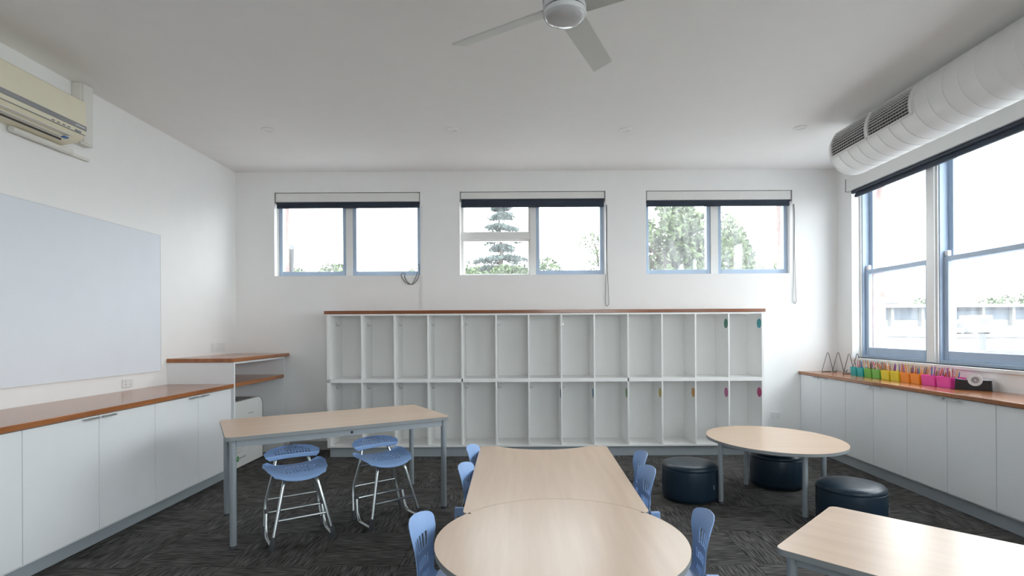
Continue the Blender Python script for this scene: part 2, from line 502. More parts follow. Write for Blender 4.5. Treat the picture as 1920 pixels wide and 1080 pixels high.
# ---- tall sash windows in the right wall
XFR = XR + 0.10
z0r, z1r = WR_Z
ZM = 2.035
def sash_window(name, label, ya, yb, visible=True):
    """one double-hung window between y = ya (near) and yb (far)"""
    w = struct_empty(name, label)
    obj('window_frame', boxes([(XFR, XFR+0.15, ya, ya+0.035, z0r, z1r), (XFR, XFR+0.15, yb-0.035, yb, z0r, z1r), (XFR, XFR+0.15, ya+0.035, yb-0.035, z0r, z0r+0.03), (XFR, XFR+0.15, ya+0.035, yb-0.035, z1r-0.03, z1r)], bev=0.003), 'frame_blue', w)
    obj('stop_bead', boxes([(XFR-0.012, XFR+0.012, ya, ya+0.022, z0r, z1r), (XFR-0.012, XFR+0.012, yb-0.022, yb, z0r, z1r)]), 'frame_white', w)
    a, b = ya+0.035, yb-0.035
    def sash(x, zb, zt, wb, wt):
        bm = boxes([(x, x+0.042, a, a+0.055, zb, zt), (x, x+0.042, b-0.055, b, zb, zt), (x, x+0.042, a+0.055, b-0.055, zb, zb+wb), (x, x+0.042, a+0.055, b-0.055, zt-wt, zt)], bev=0.004)
        s = obj('sash', bm, 'frame_blue', w)
        obj('pane', B(x+0.018, x+0.024, a+0.055, b-0.055, zb+wb, zt-wt), 'glass_clean', s)
        return s
    s1 = sash(XFR+0.03, z0r+0.03, ZM+0.02, 0.085, 0.045)
    s2 = sash(XFR+0.078, ZM-0.025, z1r-0.03, 0.045, 0.05)
    for yy in (a+0.004, b-0.05):
        obj('sash_horn', B(XFR+0.032, XFR+0.07, yy, yy+0.046, ZM+0.02, ZM+0.075, bev=0.012, seg=3), 'frame_white', s1)
    return w
edges = [6.10, 5.078, 4.980, 3.93, 3.82, 2.75]
sash_window('window_4', 'tall blue sash window nearest the back wall', edges[1], edges[0])
sash_window('window_5', 'tall blue sash window at the right edge above the tape dispenser', edges[3], edges[2])
sash_window('window_6', 'tall blue sash window beyond the right edge', edges[5], edges[4])
for i, (a, b) in enumerate(((5.078, 4.980), (3.93, 3.82))):
    struct('trim_%d' % (i+2), B(XFR-0.03, XFR+0.15, b, a, z0r, z1r, bev=0.006), 'frame_white', ['white timber mullion between the tall sash windows', 'white timber mullion beyond the right edge'][i])
sash_window('window_7', 'added unseen sash window further along the right wall', 0.58, 1.60)  # this and the next two are unseen, added to let in more daylight
sash_window('window_8', 'next added unseen sash window further along the right wall', -0.55, 0.47)
sash_window('window_9', 'last added unseen sash window along the right wall', -1.75, -0.66)
struct('trim_4', boxes([(XFR-0.03, XFR+0.15, 0.47, 0.58, z0r, z1r), (XFR-0.03, XFR+0.15, -0.66, -0.55, z0r, z1r)]), 'frame_white', 'white mullions of the added unseen sash windows')

# ------------------------------------------------------------------ blinds
def bead_chain(name, label, pts, m='cord_white'):
    return tag(obj(name, T(smooth_path(pts, 5), 0.0026, 6), m, smooth=True), label, 'cord')
blabs = ['rolled navy blind in white cassette on the left high window', 'rolled navy blind in white cassette on the middle high window', 'rolled navy blind in white cassette on the right high window']
for i, (x0, x1) in enumerate(WIN_B):
    t = thing('roller_blind', blabs[i], 'blind', ((x0+x1)/2, YB+0.045, 2.93), 0, 'roller blinds on the high windows')
    h = (x1-x0)/2
    ch = 0.10 if i != 1 else 0.075
    cas = obj('cassette', B(-h+0.012, h-0.012, -0.035, 0.035, 0.113-ch-0.002, 0.113, bev=0.003), 'blind_white', t)
    for e0 in (-h+0.002, h-0.010):
        obj('end_bracket', B(e0, e0+0.008, -0.037, 0.04, 0.0, 0.118), 'ac_stripe', t)
    zt = 0.113-ch
    obj('fabric', B(-h+0.016, h-0.016, -0.012, -0.004, -0.055, zt), 'blind_navy', t)
    obj('roller_tube', T([(-h+0.014, 0.004, zt-0.006), (h-0.014, 0.004, zt-0.006)], 0.022, 14), 'blind_navy', t, smooth=True)
    obj('bottom_bar', B(-h+0.016, h-0.016, -0.018, 0.002, -0.062, -0.038, bev=0.004), 'blind_navy', t)
t = thing('roller_blind', 'long rolled navy blind in white cassette above the tall sash windows', 'blind', (XR-0.005, 4.42, 2.93))
obj('cassette', B(-0.045, 0.035, -1.70, 1.70, 0.025, 0.160, bev=0.004), 'blind_white', t)
obj('end_bracket', B(-0.048, 0.035, 1.702, 1.712, 0.02, 0.164), 'ac_stripe', t)
obj('fabric', B(0.012, 0.018, -1.68, 1.62, -0.03, 0.03), 'blind_navy', t)
obj('roller_tube', T([(0.010, -1.69, 0.012), (0.010, 1.66, 0.012)], 0.024, 14), 'blind_navy', t, smooth=True)
obj('bottom_bar', B(0.0, 0.03, -1.68, 1.62, -0.058, -0.03, bev=0.004), 'blind_navy', t)
# cords
for i, (x, zb, lab) in enumerate(((-1.178, 1.675, 'white bead chain hanging beside the left high window'), (1.012, 1.685, 'looped bead chain hanging beside the middle high window'), (3.232, 1.70, 'looped bead chain hanging beside the right high window'))):
    yy = YB-0.012
    wd = 0.012 if i == 0 else 0.022
    bead_chain('blind_cord', lab, [(x, YB+0.03, 2.95), (x+0.004, yy, 2.80), (x+0.002, yy, 2.3), (x-wd*0.5, yy, zb+0.10), (x-wd*0.3, yy, zb+0.02), (x+wd*0.5, yy, zb), (x+wd*1.3, yy, zb+0.03), (x+wd*1.2, yy, zb+0.12), (x+0.010, yy, 2.3), (x+0.012, yy, 2.80), (x+0.012, YB+0.03, 2.95)], 'cord_white' if i == 0 else 'cord_dark')
tag(obj('sensor_cable', T(smooth_path([(-1.215, YB+0.05, 2.20), (-1.20, YB-0.012, 2.10), (-1.22, YB-0.014, 2.02), (-1.275, YB-0.014, 1.955), (-1.345, YB-0.014, 1.965), (-1.40, YB-0.014, 2.02), (-1.415, YB-0.012, 2.075), (-1.38, YB+0.03, 2.085), (-1.375, YB-0.013, 2.04), (-1.34, YB-0.015, 1.98), (-1.29, YB-0.015, 1.953), (-1.24, YB-0.014, 2.04), (-1.232, YB+0.03, 2.10)], 5), 0.004, 6), 'cord_dark', smooth=True), 'dark cable looping below the sill of the left high window', 'cable')

# ------------------------------------------------------------------ left bench
XD = -2.76     # door faces
def cupboard(name, label, side, y0, y1, ymid, group):
    """unit with two doors between y0 (near) and y1 (far)"""
    s = side           # +1: doors face +x (left bench), -1: doors face -x (right bench)
    xf, xw = (XD, XL) if s > 0 else (3.31, XR)
    ix = lambda d: xf - s*d
    t = thing(name, label, 'cupboard', ((xf+xw)/2, (y0+y1)/2, 0), 0, group)
    ox, oy = (xf+xw)/2, (y0+y1)/2
    def bb(xa, xb, ya, yb, za, zb, **k):
        return B(min(xa, xb)-ox, max(xa, xb)-ox, ya-oy, yb-oy, za, zb, **k)
    obj('body', bb(ix(0.022), xw+s*0.003, y0+0.001, y1-0.001, 0.10, 0.866), 'laminate_white', t)
    obj('kickboard', bb(ix(0.075 if s > 0 else 0.04), xw+s*0.01, y0, y1, 0.0, 0.10), 'kick_grey', t)
    for ya, yb, hs in ((y0, ymid, -1), (ymid, y1, 1)):
        d = obj('door', bb(ix(0), ix(0.02), ya+0.0022, yb-0.0022, 0.117, 0.862, bev=0.0012, seg=1), 'laminate_white', t)
        yh = (yb-0.075) if hs < 0 else (ya+0.075)
        hm = bmesh.new()
        for a in ((ix(-0.022), ix(0.0), yh-0.055, yh+0.055, 0.852, 0.855), (ix(-0.022), ix(-0.019), yh-0.055, yh+0.055, 0.843, 0.853)):
            box(hm, min(a[0], a[1])-ox, max(a[0], a[1])-ox, a[2]-oy, a[3]-oy, a[4], a[5])
        obj('handle', hm, 'handle_metal', d)
    return t
LB = [5.124, 4.597, 4.058, 3.519, 2.977, 2.437, 1.897]
gl = 'low cupboards along the left wall'
cupboard('low_cupboard', 'white two-door low cupboard beside the open corner shelf', 1, LB[2], LB[0], LB[1], gl)
cupboard('low_cupboard', 'white two-door low cupboard under the wall outlet, second from corner shelf', 1, LB[4], LB[2], LB[3], gl)
cupboard('low_cupboard', 'white low cupboard cut off by the left edge', 1, LB[6], LB[4], LB[5], gl)
ob = obj('worktop', B(-0.311, 0.325, 0, 5.137-1.897, 0.869, 0.905, bev=0.003), 'jarrah_y', loc=(-3.066, 1.897, 0))
tag(ob, 'polished reddish timber worktop along the left wall', 'worktop')

# open corner shelf
t = thing('corner_shelf', 'white corner shelf unit with raised reddish timber top over open bay', 'shelf', (-3.07, 5.71, 0))
def cs(x0, x1, y0, y1, z0, z1): return (x0+3.07, x1+3.07, y0-5.71, y1-5.71, z0, z1)
obj('side_panel', B(*cs(XL+0.002, XD+0.0195, 5.140, 5.158, 0.0, 1.108)), 'laminate_white', t)
obj('side_panel', B(*cs(XL+0.002, XD, 6.262, 6.280, 0.0, 1.108)), 'laminate_white', t)
obj('top_rail', B(*cs(XL+0.002, XD, 5.158, 6.262, 1.092, 1.108)), 'laminate_white', t)
obj('back_panel', B(*cs(XL+0.002, XL+0.012, 5.158, 6.262, 0.89, 1.092)), 'laminate_shelf', t)
obj('shelf_board', B(*cs(XL+0.012, XD+0.002, 5.159, 6.261, 0.868, 0.905)), 'jarrah_y', t)
obj('timber_top', B(*cs(XL+0.002, XD+0.012, 5.13, 6.387, 1.110, 1.148), bev=0.003), 'jarrah_y', t)
for yy in (5.42, 6.05):
    obj('cable_hole', T([(XL+0.0125+3.07, yy-5.71, 1.0), (XL+0.0145+3.07, yy-5.71, 1.0)], 0.012, 12), 'outlet_dark', t)

# ------------------------------------------------------------------ right bench
RB = [6.387, 5.954, 5.505, 5.069, 4.627, 4.191, 3.758, 3.317, 2.876]
gr = 'low cupboards along the right wall'
labs = ['white two-door cupboard at the back corner end of window bench', 'white two-door cupboard below the green and yellow caddies', 'white two-door cupboard below the tape dispenser', 'white cupboard cut off by the right edge']
for k in range(4):
    cupboard('low_cupboard', labs[k], -1, RB[2*k+2], RB[2*k], RB[2*k+1], gr)
ob = obj('worktop', B(-0.245, 0.218, 0, 6.387-2.876, 0.868, 0.900, bev=0.003), 'jarrah_y', loc=(3.53, 2.876, 0))
tag(ob, 'reddish timber worktop under the tall windows', 'worktop')

# ------------------------------------------------------------------ lockers
YLF = 5.97
divs = [-2.126, -1.767, -1.404, -1.032, -0.657, -0.278, 0.085, 0.447, 0.812, 1.187, 1.563, 1.933, 2.303, 2.675]
units = [(0, 4), (4, 9), (9, 13)]
ulab = ['white open locker unit four bays wide, leftmost of three', 'white open locker unit five bays wide, middle of three', 'white open locker unit four bays wide, rightmost with coloured discs']
hook_pts = fillet([(0, 0, 0.035), (0, 0, 0), (0.022, 0, -0.006), (0.03, 0, 0.012)], 0.01, 3)
ho = obj('coat_hook', T(hook_pts, 0.004, 6), 'chrome', smooth=True); hook_me = ho.data; bpy.data.objects.remove(ho)
discs = {(7, 1): 'navy', (8, 1): 'blue', (9, 1): 'green', (10, 1): 'yellow', (11, 1): 'orange', (12, 1): 'pink', (13, 1): 'magenta', (12, 0): 'forest', (13, 0): 'teal'}
ZSH = (0.828, 0.868)
for (a, b), lab in zip(units, ulab):
    xa, xb = divs[a], divs[b]
    cx = (xa+xb)/2
    t = thing('locker_unit', lab, 'lockers', (cx, YLF+0.2, 0), 0, 'open bag lockers along the back wall')
    def lb(x0, x1, y0, y1, z0, z1, **k): return B(x0-cx, x1-cx, y0-YLF-0.2, y1-YLF-0.2, z0, z1, **k)
    el, er = (0.028 if a == 0 else 0.0), (0.014 if b == 13 else 0.0)
    obj('kickboard', lb(xa-el+0.02*(a == 0), xb, YLF+0.035, YB-0.003, 0.0, 0.108), 'kick_grey', t)
    obj('bottom_panel', lb(xa-el, xb+er, YLF, YB-0.003, 0.110, 0.128), 'laminate_shelf', t)
    obj('top_panel', lb(xa-el, xb+er, YLF, YB-0.003, 1.572, 1.590), 'laminate_shelf', t)
    obj('back_panel', lb(xa, xb, YB-0.018, YB-0.004, 0.128, 1.572), 'laminate_shelf', t)
    obj('shelf', lb(xa+0.008, xb-0.008, YLF+0.001, YB-0.018, *ZSH), 'laminate_shelf', t)
    for k in range(a, b+1):
        x = divs[k]
        if k == a: x0, x1, nm = (x-el if a == 0 else x+0.0005), x+0.009, 'side_panel'
        elif k == b: x0, x1, nm = x-0.009, (x+er if b == 13 else x-0.0005), 'side_panel'
        else: x0, x1, nm = x-0.008, x+0.008, 'divider'
        for lv, (za, zb) in enumerate(((ZSH[1], 1.572), (0.128, ZSH[0]))):
            pnl = obj(nm, lb(x0, x1, YLF, YB-0.018, za, zb), 'laminate_shelf', t)
            if k < b and k < 8:
                share('coat_hook', hook_me, pnl, loc=(x1-cx+0.002, 0.0, 1.465 if lv == 0 else 0.745))
            if (k, lv) in discs and k > a:
                zc = 1.465 if lv == 0 else 0.695
                yc = YLF+0.062-YLF-0.2
                d = obj('name_disc', T([(x0-cx-0.0035, yc, zc), (x0-cx-0.0005, yc, zc)], 0.053, 28), 'sticker_'+discs[(k, lv)], pnl)
                d['label'] = discs[(k, lv)].replace('forest', 'dark green') + ' round name disc'
            if k == a and a > 0 and (k, lv) in discs:
                pass
# discs on the right-hand panel of the middle unit's last bay
ob = obj('long_worktop', B(-2.447, 2.447, -0.205, 0.215, 1.592, 1.628, bev=0.003), 'jarrah_x', loc=(0.264, YLF+0.2, 0))
tag(ob, 'long reddish timber top running over the white lockers', 'worktop')

# ------------------------------------------------------------------ pinboard on the left wall
t = thing('pinboard', 'large pale blue pinboard on the left wall', 'board', (XL+0.002, 3.6, 1.045))
obj('panel', B(0, 0.012, -1.75, 1.43, 0.0, 1.26, bev=0.002), 'pinboard', t)
obj('edge_strip', boxes([(0, 0.014, 1.43, 1.436, -0.004, 1.264), (0, 0.014, -1.75, 1.43, -0.005, 0.0), (0, 0.014, -1.75, 1.43, 1.26, 1.265)]), 'frame_white', t)

# ------------------------------------------------------------------ outlets
def outlet(label, loc, rotz, n=2, w=0.116, h=0.073):
    """plate facing -y in local space"""
    t = thing('wall_outlet', label, 'outlet', loc, rotz)
    obj('plate', B(-w/2, w/2, -0.011, 0, -h/2, h/2, bev=0.004), 'outlet', t)
    for k in range(n):
        x = (k-(n-1)/2)*w*0.5
        obj('switch', B(x-0.006, x+0.006, -0.0145, -0.011, h*0.16, h*0.36), 'outlet', t)
        for dx, rr in ((-0.007, 0.5), (0.007, -0.5), (0, 0)):
            obj('pin_slot', B(-0.0012, 0.0012, -0.0118, -0.0105, -0.005, 0.005), 'outlet_dark', t, loc=(x+dx, 0, -h*0.15 - (0.009 if dx == 0 else 0)), rot=(0, rr, 0))
    return t
outlet('double power outlet low on the wall right of the lockers', (3.005, YB-0.0005, 0.378), 0)
outlet('double power outlet above the left worktop', (XL+0.0005, 4.615, 0.968), PI/2)
outlet('power outlet above the corner shelf, further from corner', (XL+0.0005, 5.93, 1.232), PI/2, 2, 0.125, 0.092)
outlet('power outlet above the corner shelf, closer to corner', (XL+0.0005, 6.075, 1.232), PI/2, 1, 0.125, 0.092)
outlet('single power outlet inside the open corner bay', (-3.03, YB-0.0005, 0.44), 0, 1, 0.09, 0.10)

# ------------------------------------------------------------------ air purifier under the corner shelf
t = thing('air_purifier', 'white rounded air purifier with perforated front under the corner shelf', 'air purifier', (-3.05, 5.63, 0))
prof = [(-0.40, 0.012), (0.40, 0.012)] + [(0.40-0.10+0.10*math.cos(a), 0.59+0.10*math.sin(a)) for a in [k*PI/2/8 for k in range(9)]] + [(-0.40+0.10-0.10*math.sin(a), 0.59+0.10*math.cos(a)) for a in [k*PI/2/8 for k in range(9)]]
bm = bmesh.new()
a = [bm.verts.new((-0.15, y, z)) for y, z in prof]; b = [bm.verts.new((0.15, y, z)) for y, z in prof]
bm.faces.new(a); bm.faces.new(list(reversed(b)))
for i in range(len(prof)):
    bm.faces.new((a[i], a[(i+1) % len(prof)], b[(i+1) % len(prof)], b[i]))
body = obj('housing', bm, 'purifier_white', t, smooth=True)
obj('edge_band', T([(0.152, y, z) for y, z in prof[1:]], 0.004, 6), 'purifier_grey', t, smooth=True)
obj('top_vent', boxes([(-0.12, 0.12, -0.25+k*0.06, -0.225+k*0.06, 0.6885, 0.693) for k in range(9)]), 'purifier_grey', t)
obj('display_slot', B(0.1495, 0.1515, 0.09, 0.20, 0.532, 0.538), 'purifier_grey', t)
hb = bmesh.new()
for j in range(8):
    for i in range(14):
        y = -0.33+i*0.05+(0.025 if j % 2 else 0); z = 0.13+j*0.036
        if y > 0.30 or (i > 4+j*1.2): continue
        box(hb, 0.1495, 0.1508, y-0.006, y+0.006, z-0.005, z+0.005)
obj('air_hole', hb, 'purifier_grey', body)['kind'] = 'stuff'
obj('logo_disc', T([(0.1498, -0.13, 0.10), (0.1512, -0.13, 0.10)], 0.027, 20), 'logo_green', t)
obj('logo_mark', boxes([(0.1512, 0.1518, -0.137, -0.123, 0.088, 0.114), (0.1512, 0.1518, -0.142, -0.118, 0.092, 0.102)]), 'purifier_white', t)
obj('logo_lettering', boxes([(0.1498, 0.1510, -0.09, -0.075, 0.090, 0.112)] + [(0.1498, 0.1508, -0.065+k*0.02, -0.053+k*0.02, 0.093, 0.110) for k in range(5)]), 'skirting_grey', t)
obj('foot', boxes([(-0.13, 0.13, -0.36, -0.32, 0, 0.012), (-0.13, 0.13, 0.32, 0.36, 0, 0.012)]), 'purifier_grey', t)

# ------------------------------------------------------------------ air conditioner (left wall)
t = thing('air_conditioner', 'cream wall-mounted split air conditioner under the ceiling', 'air conditioner', (XL, 3.49, 2.77))
prof = [(0.002, 0.30), (0.03, 0.318), (0.195, 0.318), (0.212, 0.305), (0.215, 0.115), (0.208, 0.075), (0.185, 0.04), (0.15, 0.018), (0.05, 0.0), (0.002, 0.0)]
obj('body', extrude_y(prof, -0.44, 0.44), 'ac_cream', t, smooth=True)
obj('stripe', B(0.214, 0.2185, -0.44, 0.44, 0.098, 0.132), 'ac_stripe', t)
obj('louvre', boxes([(0.165, 0.203, -0.38, 0.33, 0.028, 0.034), (0.125, 0.162, -0.38, 0.33, 0.014, 0.02)]), 'ac_white', t)
obj('outlet_gap', boxes([(0.11, 0.118, -0.40, 0.34, 0.002, 0.012)]), 'ac_dark', t)
obj('side_seam', B(0.206, 0.2115, -0.44, 0.44, 0.064, 0.068), 'ac_stripe', t)
obj('display_panel', B(0.2085, 0.2125, 0.35, 0.40, 0.070, 0.084), 'ac_stripe', t)
for k in range(4):
    obj('indicator_mark', B(0.2085, 0.2125, 0.16+k*0.042, 0.18+k*0.042, 0.074, 0.082), 'ac_stripe', t)
obj('brand_lettering', boxes([(0.2183, 0.2192, 0.345+k*0.012, 0.353+k*0.012, 0.110, 0.120) for k in range(7)]), 'outlet', t)
obj('blue_tab', B(0.15, 0.175, 0.30, 0.335, 0.008, 0.018), 'pencil_blue', t)
obj('drain_pipe', T(fillet([(0.035, 0.05, -0.026), (0.035, 0.52, -0.026)], 0.03), 0.022, 12), 'trunking', t, smooth=True)
t = thing('pipe_trunking', 'white pipe trunking rising beside the air conditioner', 'trunking', (XL, 4.12, 2.74))
obj('channel', B(0.001, 0.07, -0.06, 0.06, 0.09, ZC-2.742, bev=0.006), 'trunking', t)
obj('cover', B(0.07, 0.078, -0.045, 0.045, 0.10, ZC-2.745, bev=0.003), 'trunking', t)

obj('wall_plate', B(0.001, 0.03, -0.10, 0.075, -0.012, 0.012, bev=0.004), 'trunking', t)

# ------------------------------------------------------------------ ceiling fan
FX, FY, FZ = 0.222, 2.645, 2.95
t = thing('ceiling_fan', 'white three-blade ceiling fan with round light cover', 'fan', (FX, FY, FZ))
obj('canopy', L([(0, 0.344), (0.075, 0.344), (0.072, 0.30), (0.03, 0.285), (0, 0.285)], 32), 'fan_white', t, smooth=True)
obj('downrod', T([(0, 0, 0.09), (0, 0, 0.29)], 0.014, 12), 'fan_white', t, smooth=True)
obj('motor_housing', L([(0, 0.115), (0.08, 0.112), (0.104, 0.095), (0.106, 0.022), (0.102, 0.018), (0, 0.018)], 48), 'fan_white', t, smooth=True)
obj('shadow_gap', L([(0, 0.018), (0.101, 0.018), (0.101, 0.010), (0, 0.010)], 48), 'ac_dark', t)
obj('slot_ring', L([(0.1045, 0.066), (0.1068, 0.066), (0.1068, 0.060), (0.1045, 0.060)], 48), 'ac_dark', t)
obj('light_rim', L([(0, 0.010), (0.106, 0.010), (0.107, -0.004), (0.102, -0.012), (0.0, -0.010)], 48), 'fan_white', t, smooth=True)
obj('light_cover', L([(0.101, -0.010), (0.095, -0.022), (0.075, -0.032), (0.04, -0.038), (0, -0.040)], 48), 'fan_lens', t, smooth='all')
for ang in (65.0, 148.0, -28.0):
    bm = P(round_rect(0.09, 0.665, -0.062, 0.062, 0.012, 3), -0.004, 0.004, 0.002)
    bl = obj('blade', bm, 'fan_blade', t)
    pitch = math.radians(20)
    bl.matrix_local = Matrix.Translation((0, 0, 0.04)) @ Matrix.Rotation(math.radians(ang), 4, 'Z') @ Matrix.Rotation(-pitch, 4, 'X')

# ------------------------------------------------------------------ downlights
for (x, y, lab) in ((-2.36, 5.05, 'white round downlight nearest the left wall'), (-0.64, 5.07, 'white round downlight second from the left wall'), (1.00, 5.10, 'white round downlight second from the duct'), (2.64, 5.07, 'white round downlight beside the duct end')):
    t = thing('downlight', lab, 'downlight', (x, y, ZC), 0, 'ceiling downlights')
    obj('trim_ring', L([(0.040, -0.001), (0.042, -0.007), (0.056, -0.007), (0.060, -0.001)], 32), 'ceiling_white', t, smooth=True)
    obj('lens', L([(0, -0.003), (0.041, -0.003), (0.041, -0.001), (0, -0.001)], 32), 'outlet', t)

# ------------------------------------------------------------------ duct
DX, DZ, DR, DY0, DY1 = 3.086, 3.045, 0.222, 0.2, 5.02
t = thing('air_duct', 'white round spiral air duct with two grilles below the ceiling', 'duct', (DX, 0, DZ))
SEG = 64
bm = bmesh.new()
ys = [(DY0, DR), (DY1-0.02, DR), (DY1, DR-0.012)]
rings = [[bm.verts.new((r*math.cos(2*PI*k/SEG), y, r*math.sin(2*PI*k/SEG))) for k in range(SEG)] for y, r in ys]
for A, Bq in zip(rings, rings[1:]):
    for k in range(SEG): bm.faces.new((A[k], A[(k+1) % SEG], Bq[(k+1) % SEG], Bq[k]))
bm.faces.new(rings[0]); bm.faces.new(rings[-1])
obj('duct_body', bm, 'duct_white', t, smooth=True)
obj('end_cap', T([(0, DY1-0.012, 0), (0, DY1+0.004, 0)], DR-0.03, 48), 'duct_white', t)
def arc_tube(y0, y1, a0, a1, n=48, rr=0.0022, R=None):
    R = R or DR+0.0005
    return [(R*math.cos(a0+(a1-a0)*k/n), y0+(y1-y0)*k/n, R*math.sin(a0+(a1-a0)*k/n)) for k in range(n+1)]
PITCH = 0.132
k = 0
y = DY1-0.07
GA0, GA1 = PI-math.radians(36), PI+math.radians(16)     # angular span of the grilles (36 deg above to 16 below the horizontal)
while y > 0.5:
    if y > 3.93: a0, a1 = GA1+0.06, 2*PI+1.2
    else: a0, a1 = PI*0.5, PI*0.5+2*PI
    obj('seam', T(arc_tube(y+0.05, y-0.05, a0, a1), 0.0022, 5), 'duct_seam', t)
    y -= PITCH
for (g0, g1) in ((4.455, 4.955), (3.945, 4.44)):
    n = 14
    def sheet(R0, R1, y0, y1, a0, a1, n=14):
        bm = bmesh.new()
        g = [[bm.verts.new((R*math.cos(a0+(a1-a0)*k/n), yy, R*math.sin(a0+(a1-a0)*k/n))) for k in range(n+1)] for R, yy in ((R0, y0), (R1, y0), (R1, y1), (R0, y1))]
        for q in range(4):
            A, Bq = g[q], g[(q+1) % 4]
            for k in range(n): bm.faces.new((A[k], A[k+1], Bq[k+1], Bq[k]))
        bm.faces.new([g[q][0] for q in range(4)]); bm.faces.new([g[q][n] for q in range(4)])
        return bm
    R1 = DR+0.014
    fr = sheet(DR-0.002, R1, g0-0.012, g0+0.012, GA0, GA1)
    for args in ((DR-0.002, R1, g1-0.012, g1+0.002, GA0, GA1), (DR-0.002, R1, g0, g1, GA0-0.06, GA0, 3), (DR-0.002, R1, g0, g1, GA1, GA1+0.06, 3)):
        b2 = sheet(*args); me = bpy.data.meshes.new('x'); b2.to_mesh(me); fr.from_mesh(me); b2.free(); bpy.data.meshes.remove(me)
    gr_ = obj('grille', fr, 'grille_white', t, smooth=True)
    gr_['label'] = 'dark slotted air grille in white frame'
    obj('grille_back', sheet(DR-0.001, DR+0.001, g0+0.012, g1-0.012, GA0, GA1), 'grille_dark', gr_)
    for k in range(8):
        a = GA0+(GA1-GA0)*(k+0.8)/8.6
        p, q = (DR+0.001), (DR+0.011)
        b3 = bmesh.new()
        da = 0.0085
        vs = []
        for yy in (g0+0.010, g1-0.010):
            vs.append([b3.verts.new((R*math.cos(aa), yy, R*math.sin(aa))) for R, aa in ((p, a-da), (q, a-da), (q, a+da), (p, a+da))])
        for m in range(4): b3.faces.new((vs[0][m], vs[0][(m+1) % 4], vs[1][(m+1) % 4], vs[1][m]))
        b3.faces.new(vs[0]); b3.faces.new(vs[1])
        obj('slat', b3, 'grille_white', gr_)
    for k in range(15):
        yy = g0+0.03+(g1-g0-0.06)*k/14
        obj('vane', sheet(DR+0.001, DR+0.006, yy-0.0015, yy+0.0015, GA0, GA1, 8), 'outlet_dark', gr_)

# ------------------------------------------------------------------ tables
def leg_tube(parent, x, y, h, r=0.02):
    bm = bmesh.new(); lathe(bm, [(0, 0.0), (r*0.95, 0.0), (r, 0.006), (r, h), (0, h)], 16, (0, 0))
    l_ = obj('leg', bm, 'steel_grey', parent, smooth=True, loc=(x, y, 0))
    obj('foot_cap', L([(0, 0.0), (r*1.08, 0.0), (r*1.08, 0.018), (0, 0.018)], 16), 'foot_dark', l_)
    return l_

def tabletop(parent, outline, z, m, th=0.022):
    top = obj('tabletop', P(outline, z-th, z, 0.0), 'edge_grey', parent)
    inner = outline
    obj('laminate', P(outline, z, z+0.0012, 0.0), m, top)
    return top

def shrink(outline, d):
    cx = sum(p[0] for p in outline)/len(outline); cy = sum(p[1] for p in outline)/len(outline)
    out = []
    for x, y in outline:
        r = math.hypot(x-cx, y-cy); k = (r-d)/r
        out.append((cx+(x-cx)*k, cy+(y-cy)*k))
    return out

# tall rectangular table (left)
A_ST = math.radians(31.5)
LS, WS, ZS = 1.56, 0.82, 0.725
FLc = Vector((-1.885, 3.425))
u = Vector((math.cos(A_ST), math.sin(A_ST))); v = Vector((-u.y, u.x))
ctr = FLc + u*LS/2 + v*WS/2
t = thing('tall_table', 'tall rectangular maple-topped table with grey steel frame by the stools', 'table', (ctr.x, ctr.y, 0), A_ST)
tabletop(t, round_rect(-LS/2, LS/2, -WS/2, WS/2, 0.03, 5), ZS, 'maple_x', 0.025)
hx, hy = LS/2-0.045, WS/2-0.045
for sx in (-1, 1):
    for sy in (-1, 1): leg_tube(t, sx*hx, sy*hy, ZS-0.025, 0.021)
for sy in (-1, 1):
    obj('apron', B(-hx+0.02, hx-0.02, sy*hy-0.012, sy*hy+0.012, ZS-0.072, ZS-0.025), 'steel_grey', t)
for sx in (-1, 1):
    obj('apron', B(sx*hx-0.012, sx*hx+0.012, -hy+0.02, hy-0.02, ZS-0.072, ZS-0.025), 'steel_grey', t)
obj('blue_cap', T([(0.02, -hy-0.0125, ZS-0.05), (0.02, -hy-0.0155, ZS-0.05)], 0.010, 14), 'blind_navy', t)['label'] = 'small dark blue cap on the apron'

# round table (front centre)
ZT = 0.5
RX, RY, RR = 0.166, 2.331, 0.54
t = thing('round_table', 'large round maple-topped table in the front centre', 'table', (RX, RY, 0))
tabletop(t, [(RR*math.cos(2*PI*k/96), RR*math.sin(2*PI*k/96)) for k in range(96)], ZT, 'maple_y', 0.025)
for k in range(4):
    a = PI/4+k*PI/2
    leg_tube(t, 0.44*math.cos(a), 0.44*math.sin(a), ZT-0.025)
obj('ring_frame', T([(0.44*math.cos(2*PI*k/32), 0.44*math.sin(2*PI*k/32), ZT-0.043) for k in range(32)], 0.014, 8, True), 'steel_grey', t, smooth=True)

